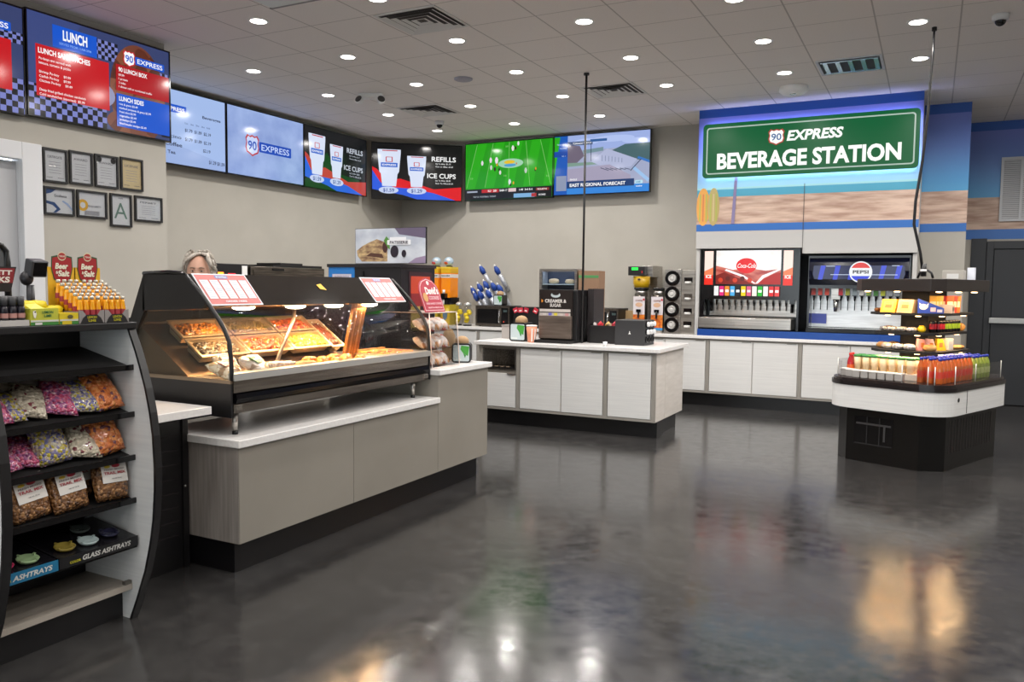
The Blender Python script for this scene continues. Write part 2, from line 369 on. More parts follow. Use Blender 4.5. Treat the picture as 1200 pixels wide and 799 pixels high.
# ================================================================== CEILING FITTINGS
def project(x, y, z):
    d = (x, y, z-H); q = [sum(r[i]*d[i] for i in range(3)) for r in R]
    if q[1] <= .1: return None
    return 600 + 950.12*q[0]/q[1], 399.5 - 950.12*q[2]/q[1]
MLENS = M('fff6ea', .4, 0, 14)
def downlight(x, y, label, cat='ceiling light', group='recessed downlights'):
    t = thing('ceiling_downlight', label, cat, (x, y, CE), 0, group)
    B().ring(0, 0, -.006, .068, .088, .006, M('f0efed', .4), 32).obj('trim_ring', t, fix=True)
    B().cyl(0, 0, -.0035, -.001, .068, MLENS, 28).obj('lens', t)
    la = bpy.data.lights.new('lamp', 'AREA'); la.shape = 'DISK'; la.size = .13; la.energy = LAMP_W; la.color = LAMP_C; la.spread = radians(165)
    lo = bpy.data.objects.new('lamp', la); COL.objects.link(lo); lo.location = (0, 0, -.012); lo.parent = t
VIS = {(0,1),(0,2),(0,3),(0,4),(1,0),(1,1),(1,2),(1,3),(1,4),(2,0),(2,1),(2,2),(2,3),(2,4),(3,1),(3,2),(3,3),(4,1),(4,2),(4,3),(5,2),(5,3)}
ROWN = {4: 'back row nearest the TV wall', 3: 'second row from the TV wall', 2: 'third row from the TV wall', 1: 'fourth row from the TV wall', 0: 'fifth row from the TV wall'}
for j in range(4, -7, -1):
    seen = 0
    for i in range(0, 9):
        x = -6.435 + 1.248*i; y = 5.275 + 1.192*j
        if j < 0 and (i+j) % 2: continue
        if x < -6.2 and y < 5.7: continue
        p = project(x, y, CE); inside = p and -2 < p[0] < 1202 and -4 < p[1] < 799
        if inside and (i, j) not in VIS: continue
        if inside or (i, j) in VIS:
            downlight(x, y, 'round ceiling downlight, %s from left, %s' % (ORD[seen], ROWN.get(j, 'row'))); seen += 1
        else:
            downlight(x, y, 'round white downlight in the ceiling outside the picture', group='downlights outside the picture')
def vent(x0, y0, label, cols=('d8d7d4', '4a4644'), style=0):
    t = thing('ceiling_vent', label, 'air vent', (x0+.31, y0+.295, CE))
    w, h = .30, .285; f = B(); mw = M(cols[0], .5); md = M(cols[1], .7)
    f.box(-w, w, -h, -h+.025, -.008, 0, mw); f.box(-w, w, h-.025, h, -.008, 0, mw); f.box(-w, -w+.025, -h+.025, h-.025, -.008, 0, mw); f.box(w-.025, w, -h+.025, h-.025, -.008, 0, mw)
    f.obj('frame', t)
    B().box(-w+.02, w-.02, -h+.02, h-.02, -.003, 0, md).obj('throat', t)
    s = B()
    if style == 0:
        for k in range(4):
            a, b = w-.04-k*.062, h-.04-k*.058; g = .035
            z0, z1 = -.018+.002*k, -.004
            for (p, q_) in (((-a, -b), (a, -b)), ((a, -b), (a, b)), ((a, b), (-a, b)), ((-a, b), (-a, -b))):
                def inn(P): return (P[0]*(a-g)/a, P[1]*(b-g)/b)
                s.quad((*p, z0), (*q_, z0), (*inn(q_), z1), (*inn(p), z1), mw)
                s.quad((*p, z0), (*q_, z0), (p[0]*.985, p[1]*.985, -.003), (q_[0]*.985, q_[1]*.985, -.003), mw) if False else None
    else:
        mc = M('c4cbe0', .2, .8)
        for k in range(5):
            x = -w+.06+k*.115; s.box(x, x+.04, -.2, .2, -.016, -.004, mc)
        s.box(-w+.04, w-.04, .2, .235, -.014, -.004, mc); s.box(-w+.04, w-.04, -.23, -.2, -.014, -.004, mc)
    s.obj('louvers', t, fix=False)
vent(-4.222, 5.571, 'large square louvred ceiling vent at the top of the picture, left of centre')
vent(-6.12, 8.56, 'small square ceiling vent above the cup menu screen in the corner')
vent(-3.60, 8.53, 'square ceiling vent beside the black pole above the weather TV')
vent(-1.12, 8.53, 'silver framed square ceiling vent in front of the green beverage sign', ('cfd2da', '33343c'), 1)
lp = thing('ceiling_panel_light', 'corner of a pale square ceiling panel cut by the top edge, left of centre', 'ceiling panel', (-4.57, 5.0, CE))
B().box(-.27, .22, -.30, .07, -.006, 0, M('d9dedb', .4)).obj('panel', lp); B().box(-.29, .24, .07, .09, -.009, 0, M('8c8a88', .5)).obj('frame', lp)
t = thing('ceiling_speaker', 'round flat grey disc on the ceiling near the middle', 'speaker', (-4.585, 7.667, CE))
B().lathe([(.10, 0), (.10, -.012), (.085, -.02), (.0, -.022)], M('a9a8b4', .6), n=28).obj('grille', t)
def dome(x, y, label):
    t = thing('security_camera', label, 'security camera', (x, y, CE))
    B().lathe([(.062, 0), (.062, -.03), (.052, -.05)], M('d8d8d8', .4), n=24).obj('housing', t)
    B().sph(0, 0, -.05, .042, MBLKG, n=16).obj('lens_dome', t)
dome(-6.05, 9.495, 'small white dome camera hanging from the ceiling above the cup menu'); dome(.40, 7.742, 'small white dome camera on the ceiling at the right edge')
t = thing('emergency_light', 'white twin head emergency light on the ceiling above the menu screens', 'emergency light', (-5.932, 7.823, CE), .45)
B().box(-.14, .14, -.06, .06, -.055, 0, MWHITE).obj('housing', t, bevel=.01)
for sx in (-1, 1):
    h = B(); h.X = Matrix.Translation((sx*.12, -.05, -.09)) @ Matrix.Rotation(radians(60), 4, 'X') @ Matrix.Rotation(sx*.4, 4, 'Y')
    h.lathe([(.02, -.04), (.045, 0), (.05, .035)], MWHITE, n=16); h.cyl(0, 0, .035, .038, .044, M('5d5d5d', .1, .6), 16); h.obj('lamp_head', t)
t = thing('smoke_detector', 'cream oval detector on the ceiling just in front of the green sign', 'detector', (-1.45, 9.516, CE))
s = B(); s.lathe([(.150, 0), (.155, -.045), (.12, -.075), (.10, -.08)], M('ffffff', .5), n=32); s.obj('housing', t); B().sph(.0, -.03, -.08, .035, MCHROME, sz=.3).obj('sensor', t)
# poles and cords dropping from the ceiling
t = thing('power_pole', 'thin black straight pole from the ceiling down to the coffee island', 'pole', (-3.30, 8.02, .9))
B().tube([(0, 0, 0), (0, 0, CE-.9)], .0125, MBLK).obj('pole', t); B().cyl(0, 0, CE-.92, CE-.9, .03, MBLK).obj('ceiling_flange', t)
t = thing('hanging_power_cable', 'black sagging cord from the ceiling to the round cornered snack stand', 'cord', (-.074, 7.876, CE))
B().tube([(.0, 0, 0), (-.004, .0, -.25), (-.02, .02, -.7), (-.045, .03, -1.1), (-.085, .05, -1.45), (-.09, .05, -1.65), (-.03, .08, -1.9), (.0, .1, -2.1)], .011, MBLK, rs=[.009, .010, .011, .012, .012, .012, .012, .012]).obj('cord', t)
B().cyl(.0, .1, -2.1, -1.99, .024, MBLK).obj('plug', t); B().cyl(.0, .1, -2.06, -2.04, .0255, MWHITE).obj('plug_band', t)
B().cyl(0, 0, -.03, 0, .02, MBLK).obj('ceiling_flange', t)
# louvred return grille high on the alcove wall
t = thing('wall_grille', 'white framed louvred air grille high on the blue mural wall', 'air grille', (.74, 12.49, 2.42))
f = B(); mw = M('c9cacd', .5)
f.box(0, .84, -.02, 0, 0, .035, mw); f.box(0, .84, -.02, 0, .795, .83, mw)
for x in (0, .22, .42, .62, .805): f.box(x, x+.03, -.021, 0, .03, .80, mw)
f.obj('frame', t)
s = B()
for k in range(30): z = .04+k*.0253; s.quad((.03, -.012, z), (.81, -.012, z), (.81, -.002, z+.02), (.03, -.002, z+.02), M('cfcfd2', .6))
s.obj('louvers', t, fix=False); B().box(.02, .82, .002, .006, .02, .81, M('8a8b90', .8)).obj('backing', t)

# ================================================================== DISPLAY SCREENS (16 x 9 artwork units)
def screen(label, c, U, w, hgt, art, cat='screen', group='display screens above the counters', name='display_screen', br=.12):
    """c = lower-left corner of the lit face, U = direction to the screen's right"""
    U = Vector(U).normalized(); ang = math.atan2(U.y, U.x)
    t = thing(name, label, cat, c, ang, group)
    b = B(); f = .012
    b.box(-f, w+f, .004, .05, -f, hgt+f, MBLKG); b.box(-f, w+f, -.004, .004, -f, 0, MBLKG); b.box(-f, w+f, -.004, .004, hgt, hgt+f, MBLKG)
    b.box(-f, 0, -.004, .004, 0, hgt, MBLKG); b.box(w, w+f, -.004, .004, 0, hgt, MBLKG)
    b.obj('housing', t)
    if br: B().box(w*(.3 if br < .5 else .46), w*(.7 if br < .5 else .54), .05, br, hgt*.25, hgt*.75, MBLKM).obj('wall_bracket', t)
    c = Cv((0, .003, 0), (1, 0, 0), (0, 0, 1), sc=w/16, lay=.0004); c.hh = hgt/w*16
    art(c); c.obj('lit_face', t)
    return t
WHT = S('ffffff'); BL = S('1257cf'); RD = S('c8141f'); BK = S('0a0a0c')
def logo(c, u, v, s, red=None, white=None, blue=None, txt=None, bar=True, shear=0):
    red = red or S('c8202a'); white = white or WHT; blue = blue or S('1a55c0')
    if bar: c.rrect(u+.75*s, v-.42*s, u+4.5*s, v+.42*s, .1*s, blue)
    shield(c, u, v, 1.5*s, 1.7*s, red, white, blue)
    c.text('EXPRESS', u+1.0*s, v-.24*s, .5*s, txt or white, w=3.25*s, bold=.012, shear=shear)
def checks(c, u0, v0, u1, v1, s, sk, ca, cb):
    c.k += 1
    nu = int((u1-u0)/s)+1; nv = int((v1-v0)/s)+1
    for i in range(nu):
        for j in range(nv):
            a, b = u0+i*s, v0+j*s; a1, b1 = min(a+s, u1), min(b+s, v1)
            if a1 <= a or b1 <= b: continue
            c.poly([(a, b), (a1, b), (a1, b1), (a, b1)], ca if (i+j) % 2 else cb, False)
def lines(c, u, v, h, step, m, L, bold=.008):
    k0 = c.k + 1
    for i, s in enumerate(L):
        if s: c.k = k0 - 1; c.text(s, u, v-i*step, h, m, bold=bold)
MCHICK = cells('screen_fried_food', [(0, '7a3a24'), (.3, '94503a'), (.6, 'a86040'), (.85, '6a3020')], 9, .2, 0, 0)
for _m in (MCHICK,):
    nt = _m.node_tree; b_ = nt.nodes['Principled BSDF']; lk = b_.inputs['Base Color'].links[0].from_socket
    nt.links.new(lk, b_.inputs['Emission Color']); b_.inputs['Emission Strength'].default_value = .5; nt.links.remove(b_.inputs['Base Color'].links[0]); b_.inputs['Base Color'].default_value = (.01, .01, .01, 1)
def art_lunch(c):
    H9 = c.hh; c.rect(0, 0, 16, H9, S('38436f'))
    checks(c, 0, 0, 8.2, 3.4, .55, 0, S('7c84c8'), S('14141c'))
    c.poly([(0, H9), (0, 3.0), (2.2, 3.0), (5.5, H9)], S('3c4a80'))
    checks(c, 6.2, 7.0, 9.6, 8.9, .38, 0, S('7c84c8'), S('14141c')); checks(c, 12.4, 5.0, 15.9, 7.2, .38, 0, S('7c84c8'), S('14141c'))
    c.cpoly([(12+3.4*cos(a*pi/20), 4.2+5.2*sin(a*pi/20)) for a in range(40)], MCHICK, 16, H9); c.ell(6.2, 3.4, 3.0, 1.6, S('8f93b8')); c.cpoly([(11.2+3.0*cos(a*pi/20), 1.0+1.4*sin(a*pi/20)) for a in range(40)], MCHICK, 16, H9)
    c.rect(14.9, .3, 16, 1.2, S('14141c'))
    c.rect(2.5, 6.9, 7.2, 9.0, BL)
    c.rect(2.5, 6.9, 7.2, 9.0, BL); c.text('LUNCH', 4.85, 7.75, .95, WHT, w=2.6, align='c', bold=.035); c.text('SERVED FROM 11AM-2PM', 4.85, 7.25, .22, S('7fa8f0'), w=3.4, align='c')
    c.rect(.75, 1.9, 8.5, 6.75, RD); c.text('LUNCH SANDWICHES', 1.0, 5.95, .5, WHT, w=5.4, bold=.03)
    lines(c, 1.05, 5.35, .24, .42, WHT, ['Po-boys are served with', 'lettuce, tomato & pickle', '', 'Shrimp Po-boy     $9.99', 'Catfish Po-boy     $9.99', 'Chicken Po-boy     $9.49', '', 'Deep fried grilled chicken sandwich', 'Cold sandwiches (assorted)  $5.99'])
    c.rect(9.3, 4.2, 15.9, 6.9, S('b01520')); c.text('90 LUNCH BOX', 9.6, 6.2, .44, WHT, w=3.5, bold=.03)
    lines(c, 9.6, 5.75, .22, .40, WHT, ['$9.99', '1 protein', '2 sides', '1 dinner roll or cornbread muffin'])
    c.rect(9.3, .5, 15.9, 3.9, BL); c.text('LUNCH SIDES', 9.6, 3.2, .46, WHT, w=3.0, bold=.03)
    lines(c, 9.6, 2.75, .22, .40, WHT, ['rice & gravy $2.49', 'mashed potatoes & gravy $2.99', 'fried okra $2.99', 'vegetables $2.49', 'jambalaya $3.49', 'fried boudin wedges $2.49'])
    logo(c, 10.9, 7.75, .98, S('d02030'), WHT, BL)
def art_lunch_b(c):
    H9 = c.hh; c.rect(0, 0, 16, H9, S('38436f')); checks(c, 0, 0, 16, 3.2, .55, 0, S('7c84c8'), S('14141c')); checks(c, 12, 6.4, 16, 7.4, .38, 0, S('7c84c8'), S('14141c'))
    c.rect(2, 2.0, 14.9, 6.6, RD); c.text('BREAKFAST', 2.4, 5.6, .5, WHT, w=5, bold=.03); logo(c, 10.5, 7.75, .98, S('d02030'), WHT, BL)
screen('menu screen with red LUNCH SANDWICHES and blue LUNCH SIDES panels, upper left', (-6.44, 4.055, 2.825), (0, 1, 0), 1.345, .815, art_lunch, br=.054)
screen('menu screen cut by the left edge of the picture, red panel over checks', (-6.44, 2.675, 2.81), (0, 1, 0), 1.345, .815, art_lunch_b, br=.054)
def art_price(c):
    H9 = c.hh; m = S('a9c1ee'); c.rect(0, 0, 16, H9, S('9db4e4')); c.poly([(0, H9), (0, 4), (16, 1), (16, H9)], S('a6bfee'))
    c.rrect(4.4, 6.7, 9.3, 7.75, .1, BL); c.text('EXPRESS', 5.6, 6.95, .5, WHT, w=3.4)
    k = S('1c2440'); g = S('4a5a88'); c.text('Beverages', 12.0, 6.75, .38, k, w=3.2, bold=.02)
    lines(c, 9.0, 5.5, .22, .4, g, ['12oz    16oz    20oz    24oz    Refill'])
    c.text('Coffee', 6.6, 4.5, .42, k, align='r', bold=.01); c.text('Cappuccino', 8.4, 3.35, .46, k, w=5.0, align='r', bold=.01); c.text('Iced Coffee', 8.5, 2.3, .52, k, w=4.8, align='r', bold=.015); c.text('Hot Tea', 7.4, 1.25, .46, k, w=2.8, align='r', bold=.015)
    for v in (4.5, 3.3): c.text('$1.79  $1.89  $2.19', 9.0, v, .42, k, w=4.4, bold=.015)
    c.text('$2.19', 12.0, 2.2, .42, k, bold=.015); c.text('$1.29 $1.59', 13.0, .75, .46, k, w=2.8, bold=.015)
screen('pale blue coffee price screen, partly hidden behind the lunch menu', (-7.655, 5.86, 2.835), (0, 1, 0), 1.36, .82, art_price)
MFAB = noisy('screen_blue_fabric', '8ea6e0', 'a9c0f2', (3, 3, 3), .12, detail=9)
b_ = MFAB.node_tree.nodes['Principled BSDF']; lk = b_.inputs['Base Color'].links[0].from_socket; MFAB.node_tree.links.new(lk, b_.inputs['Emission Color']); b_.inputs['Emission Strength'].default_value = .8
MFAB.node_tree.links.remove(b_.inputs['Base Color'].links[0]); b_.inputs['Base Color'].default_value = (.01, .01, .01, 1)
def art_logo(c): c.rect(0, 0, 16, c.hh, MFAB); logo(c, 4.9, 4.65, 1.85, S('b8242e'), S('c8d8ff'), S('1149b8'))
screen('pale blue screen showing only the 90 EXPRESS logo', (-7.655, 7.255, 2.835), (0, 1, 0), 1.335, .82, art_logo)
def cup(c, u, v0, v1, w):
    W2 = S('dde6fb'); h = v1-v0
    c.poly([(u-.30*w, v0), (u+.30*w, v0), (u+.36*w, v0+.33*h), (u+.43*w, v0+.40*h), (u+.5*w, v1-.1*h), (u+.5*w, v1), (u-.5*w, v1), (u-.5*w, v1-.1*h), (u-.43*w, v0+.40*h), (u-.36*w, v0+.33*h)], W2)
    c.rect(u-.3*w, v1-.045*h, u+.36*w, v1-.02*h, S('c02030')); c.rrect(u-.36*w, v0+.52*h, u+.36*w, v0+.64*h, .05, S('1f63d0')); c.text('EXPRESS', u, v0+.555*h, .05*h, WHT, w=.6*w, align='c')
    c.rrect(u-.15*w, v0+.66*h, u+.15*w, v0+.80*h, .1, S('c8303a')); c.rrect(u-.11*w, v0+.675*h, u+.11*w, v0+.785*h, .08, W2)
def art_cups(dark):
    def f(c):
        H9 = c.hh; bk = S('15171a') if not dark else S('0b0c0e'); r = S('e01420') if dark else S('c04038'); bl = S('2a5ce0') if dark else S('2b66dd'); c.rect(0, 0, 16, H9, bk)
        if not dark: c.poly([(0, 0), (16, 0), (14, 2.6), (8, 3.0), (5.5, 6.2), (0, 1)], S('12401c'))
        c.poly([(0, 5.6), (.8, 5.2), (2.6, 3.2), (5, 3.6), (7.5, 2.9), (11, 1.9), (16, 2.4), (16, 0), (13, 0), (9, 1.2), (5, 1.6), (0, 2.2)], r)
        c.poly([(0, 5.0), (1.5, 2.8), (4, 2.0), (7, 1.9), (11, 1.2), (15, 0), (8, 0), (5.5, .7), (0, 1.6)], bl)
        cup(c, 3.0, 2.2, 8.7, 4.1); cup(c, 7.9, 2.2, 7.7, 3.4)
        for u, s in ((2.9, '$1.59'), (7.9, '$1.29')): c.ell(u, 1.5, 1.75, .62, S('c9d6f5')); c.text(s, u, 1.2, .62, S('3a57a0'), w=2.0, align='c', bold=.02)
        wd = WHT if dark else S('c9d0dc')
        c.text('REFILLS', 10.6, 6.9, .85, wd, w=4.4, bold=.02); lines(c, 11.3, 6.35, .26, .5, wd, ['Up To 44oz  $1.19', 'Over to 100oz  $1.59'])
        c.text('ICE CUPS', 9.8, 3.9, .85, wd, w=5.2, bold=.02); lines(c, 11.3, 3.35, .26, .5, wd, ['Up To 44oz  $0.89', 'Over To 100oz $1.59'])
    return f
screen('cup price screen with REFILLS, dark reddish one beside the logo screen', (-7.655, 8.62, 2.83), (0, 1, 0), 1.345, .82, art_cups(False))
screen('bright cup price screen set diagonally across the room corner', (-7.61, 10.06, 2.81), (1.075, .88, 0), 1.36, .83, art_cups(True), br=.74)
def art_game(c):
    H9 = c.hh; G1 = S('1d9a10'); G2 = S('27ab14'); c.rect(0, 0, 16, H9, G1)
    for k in range(-1, 5): c.poly([(k*3.6, 1.9), (k*3.6+1.8, 1.9), (k*3.3+2.9+1.2, H9), (k*3.3+1.2+1.2, H9)] if k >= 0 else [(0, 1.9), (.1, 1.9), (.1, H9), (0, H9)], G2)
    yl = S('8fce7a')
    for a, b in ((0.2, 2.2), (3.7, 5.2), (8.1, 8.2), (12.0, 11.2), (15.7, 13.8)): c.poly([(a, 2.0), (a+.07, 2.0), (b+.07, H9-.1), (b, H9-.1)], yl)
    c.ell(8.5, 5.7, 2.3, .75, S('9fd3b0')); c.ell(8.3, 5.9, 1.0, .3, S('e8c12a')); c.ell(8.4, 5.4, 1.1, .25, S('4fa0d0'))
    for u, v, k, s in ((3.2, 6.0, 'e6dfe4', .8), (4.8, 6.4, 'e9d9e2', .9), (5.9, 6.3, 'eee0ec', 1.1), (4.9, 5.2, 'c9d4c9', .8), (5.6, 4.9, '2a2416', .7), (6.0, 5.6, 'dd9a20', .5), (6.4, 4.8, '1a1814', .5), (6.6, 4.3, 'e8e4e2', .7), (8.9, 8.1, 'e8e4e2', .9), (9.4, 8.1, '30240f', .6), (9.9, 8.8, 'dfe4df', .7), (9.6, 5.6, 'd94a2a', .35), (11.3, 4.4, 'c0d0c0', .9), (13.0, 4.4, '2b2a10', .5), (13.1, 4.6, 'e08a20', .45), (8.4, 2.7, 'dfe6ea', .9), (9.1, 2.5, 'e0a030', .5), (8.6, 2.2, '1a1a1a', .5)):
        c.poly([(u-.12*s, v-.5*s), (u+.18*s, v-.45*s), (u+.3*s, v+.05*s), (u+.1*s, v+.5*s), (u-.15*s, v+.45*s), (u-.28*s, v)], S(k))
    for u, v in ((1, 3.4), (7.3, 3.6), (7.6, 8.3), (15, 3.2)): c.text('3 0', u, v, .28, yl)
    c.rect(0, 0, 16, 1.75, S('0d0f12')); c.rect(3.2, 1.1, 6.4, 1.65, S('c02a2a')); c.rect(8.2, 1.1, 9.6, 1.65, S('e2c9c9')); c.rect(13.2, 1.1, 15.5, 1.5, S('8c2a28')); c.text('FOURTH', 13.5, 1.18, .25, WHT, w=1.6)
    c.text('IU  20', 4.4, 1.22, .33, WHT, w=1.6); c.text('BAMA 17', 6.6, 1.22, .33, WHT, w=1.4); c.rect(.4, 1.2, 2.4, 1.45, S('a9b4c8')); c.text('1:48  3rd & 6', 10.2, 1.22, .3, WHT, w=2.4)
    c.rect(9.2, .1, 13.0, .75, S('7fb2dd')); c.rect(12.4, .15, 13.3, .7, S('b03030')); c.text('SCORES', 13.7, .3, .25, WHT); c.text('TOP 25  FOOTBALL TODAY', 1.6, .35, .25, S('b8c0c8'))
screen('TV showing an aerial view of a green football field', (-6.49, 10.945, 2.815), (1, 0, 0), 1.475, .85, art_game)
def art_weather(c):
    H9 = c.hh; c.rect(0, 0, 16, H9, S('1458b8')); c.rect(2.3, 1.2, 16, H9, S('a3abc9')); c.rect(2.3, 6.9, 16, H9, S('9fb2e6'))
    for a, b, w_, h_ in ((10, 8.4, 3.5, .5), (5.5, 8.2, 2.2, .5), (13.5, 7.9, 2, .4)): c.ell(a, b, w_, h_, S('b4c6f4'))
    c.poly([(2.3, 4.6), (2.3, 7.8), (4.4, 7.6), (5.2, 6.0), (4, 5)], S('6f6578')); c.poly([(5, 6.3), (8.4, 6.6), (8.4, 7.2), (5, 6.9)], S('74929b'))
    c.poly([(9.4, 6.4), (12, 7.4), (16, 7.4), (16, 4.6), (13.5, 5.0), (11, 5.9)], S('47666c')); c.poly([(2.3, 4.4), (9, 4.6), (9, 4.9), (2.3, 5.0)], S('7d9c8f'))
    c.poly([(6.4, 5.0), (9, 6.9), (14, 5.0), (13, 3.9), (9.5, 3.6)], S('b2b9d8')); c.poly([(2.3, 1.2), (2.3, 4.0), (9.5, 4.4), (13, 2.6), (13, 1.2)], S('a59fb8'))
    c.poly([(14.2, 5.4), (16, 4.7), (16, 4.3), (14.0, 5.1)], S('3677c6')); c.poly([(13.2, 3.6), (15.8, 1.4), (16, 1.9), (13.5, 4)], S('9cc3ee'))
    for k in range(7): c.rect(8.2+k*.55, 5.0-k*.07, 8.26+k*.55, 5.9-k*.1, S('3f5680'), k == 0)
    for k in range(6): c.poly([(8.0+k*.8, 4.0-.05*k), (9.4+k*.7, 3.5), (9.4+k*.7, 3.4), (8.0+k*.8, 3.88-.05*k)], S('454c66'), k == 0)
    c.poly([(12.9, 3.3), (14.6, 5.0), (14.7, 4.9), (13.0, 3.2)], S('3a4462')); c.rect(6.3, 5.1, 6.4, 8.4, S('27344f'))
    c.rect(2.3, 7.7, 6.6, 8.3, S('24406f')); c.rect(6.2, 8.1, 9, 8.5, S('35609c')); c.text('TORNADO WATCH', 3.2, 7.85, .3, WHT, w=3.2)
    for k, s in enumerate(('Temperature', 'Humidity', 'Wind', 'NE 15')): c.text(s, 2.1, 7.9-k*.62, .22, S('b8d0f4'), align='r')
    c.rect(0, 6.0, 2.3, 6.9, S('0a46a4'), False); c.rect(.4, .6, 2.2, 3.0, S('8d98b4'))
    c.rect(2.3, 0, 16, 1.2, S('3287dd')); c.rect(2.3, .95, 13.6, 2.05, S('143a70')); c.text('EAST REGIONAL FORECAST', 2.8, 1.2, .5, WHT, w=9.4, bold=.03); c.text('SINGLE', 2.8, 2.2, .28, WHT)
    c.rrect(13.7, 1.2, 15.0, 1.75, .2, S('b8e0f0')); c.text('LIVE', 13.95, 1.33, .28, S('3a7ab0')); c.text('weather', 13.9, .75, .22, WHT)
screen('TV showing a flooded road scene with EAST REGIONAL FORECAST', (-4.985, 10.945, 2.835), (1, 0, 0), 1.445, .84, art_weather)

# ------------------------------------------------------------------ the green beverage sign with its LED halo
t = thing('beverage_sign', 'big green BEVERAGE STATION sign glowing over the soda machines', 'sign', (-2.61, 10.185, 2.865))
w, h = 2.42, .66
cc = Cv((0, 0, 0), (1, 0, 0), (0, 0, 1), lay=.0008)
G = M('046638', .3, 0, .75, .25); W3 = M('f4f8f2', .3, 0, 1.1, .3); W4 = M('b4c8bc', .3, 0, .9, .3)
b = B()
def rr(u0, v0, u1, v1, r, n=6):
    p = []
    for cu, cv, a in ((u1-r, v0+r, -90), (u1-r, v1-r, 0), (u0+r, v1-r, 90), (u0+r, v0+r, 180)): p += [(cu+r*cos(radians(a+90*i/n)), cv+r*sin(radians(a+90*i/n))) for i in range(n+1)]
    return p
b.prism(rr(0, 0, w, h, .05), 0, .03, G, 'y'); b.obj('panel', t)
cc.rrect(.045, .045, w-.045, h-.045, .035, W4); cc.rrect(.06, .06, w-.06, h-.06, .025, G)
shield(cc, .88, .45, .19, .19, M('d4453c', .3, 0, .6), W3, M('5a84c8', .3, 0, .5))
cc.text('EXPRESS', 1.0, .40, .115, W3, w=.61, bold=.035, shear=.2)
cc.text('BEVERAGE STATION', w/2, .11, .185, W3, w=2.06, align='c', bold=.036)
cc.obj('lettering', t)
e = B(); ml = M('c4c6ff', .5, 0, 11)
e.box(.03, w-.03, .045, .06, h-.03, h-.015, ml); e.box(.03, w-.03, .045, .06, .015, .03, M('cdeaff', .5, 0, 14)); e.box(.01, .025, .045, .06, .05, h-.05, ml); e.box(w-.025, w-.01, .045, .06, .05, h-.05, ml)
e.obj('led_strip', t)
B().box(.1, .2, .03, .095, .2, .4, MALU).box(w-.2, w-.1, .03, .095, .2, .4, MALU).obj('standoffs', t)

# ------------------------------------------------------------------ framed certificates on the office wall
def cert(y0, y1, z0, z1, label, art, paper='cfd2d6'):
    t = thing('framed_certificate', label, 'framed certificate', (-6.498, y0, z0), pi/2, 'framed certificates beside the office door')
    w, h = y1-y0, z1-z0; f = .016; b = B()
    for a in ((0, w, 0, f), (0, w, h-f, h), (0, f, f, h-f), (w-f, w, f, h-f)): b.box(a[0], a[1], -.022, 0, a[2], a[3], MBLK)
    b.obj('frame', t)
    c = Cv((0, -.006, 0), (1, 0, 0), (0, 0, 1)); c.rect(f, f, w-f, h-f, M(paper, .6)); art(c, w, h); c.obj('certificate', t)
    B().box(f, w-f, -.018, -.0155, f, h-f, MGLASSY).obj('glass', t)
k1, k2 = M('6a6a70', .6), M('9a9aa0', .6)
def a_text(title='CERTIFICATE'):
    def f(c, w, h):
        c.text(title, w/2, h*.72, h*.07, k1, w=w*.6, align='c')
        for i in range(5): c.rect(w*.25, h*(.6-.08*i), w*.75, h*(.6-.08*i)+.004, k2, i == 0)
        c.rect(w*.15, h*.14, w*.4, h*.14+.004, k1); c.rect(w*.6, h*.14, w*.85, h*.14+.004, k1)
    return f
def a_seals(c, w, h): a_text('AWARD')(c, w, h); c.ell(w*.2, h*.85, .025, .025, MBLK); c.ell(w*.8, h*.85, .025, .025, MBLK)
def a_blue(c, w, h):
    c.poly([(.02, h-.02), (w*.4, h-.02), (w*.25, h*.78), (.02, h*.72)], M('2a4a80', .5)); c.poly([(.02, h*.5), (w*.35, h*.45), (w*.55, h*.22), (w*.4, .02), (w*.3, .02), (w*.42, h*.22), (w*.28, h*.35), (.02, h*.4)], M('24477c', .5))
    c.text('Excellence', w*.55, h*.65, h*.1, k1, align='c', w=w*.4)
    c.poly([(w*.62, h*.55), (w*.8, h*.45), (w*.97, h*.2), (w*.97, h*.15), (w*.75, h*.4), (w*.6, h*.5)], M('9ab0d8', .5))
def a_sun(c, w, h): c.ell(w*.2, h*.45, .05, .05, M('d8a830', .5)); c.ell(w*.2, h*.45, .025, .025, M('cfd2d6', .5)); c.text('FOOD SAFETY', w*.36, h*.4, h*.07, k1, w=w*.45); a_text('')(c, w, h*.4)
def a_A(c, w, h): c.text('A', w/2, h*.25, h*.5, M('5f7d70', .5), align='c', bold=-.0); c.text('grade', w/2, h*.85, h*.05, k1, align='c')
G0 = 4.185
cert(G0, 4.395, 2.31, 2.588, 'framed white certificate, upper row, nearest the door casing', a_text())
cert(4.415, 4.627, 2.32, 2.598, 'framed white certificate with pale crest, second in the upper row', a_text('AWARD'))
cert(4.648, 4.875, 2.32, 2.603, 'framed white certificate with two dark seals, third in the upper row', a_seals)
cert(4.90, 5.13, 2.325, 2.612, 'framed cream certificate, right end of the upper row', a_text('LICENSE'), 'd3c196')
cert(G0, 4.452, 2.045, 2.275, 'framed certificate with dark blue swooshes, lower row left', a_blue)
cert(4.475, 4.757, 2.045, 2.277, 'framed certificate with a small yellow sun emblem, lower row', a_sun)
cert(4.79, 5.005, 1.99, 2.28, 'framed certificate with a single large green letter A', a_A)
cert(5.04, 5.335, 2.055, 2.286, 'framed small certificate at the right end of the lower row', a_text('PERMIT'))

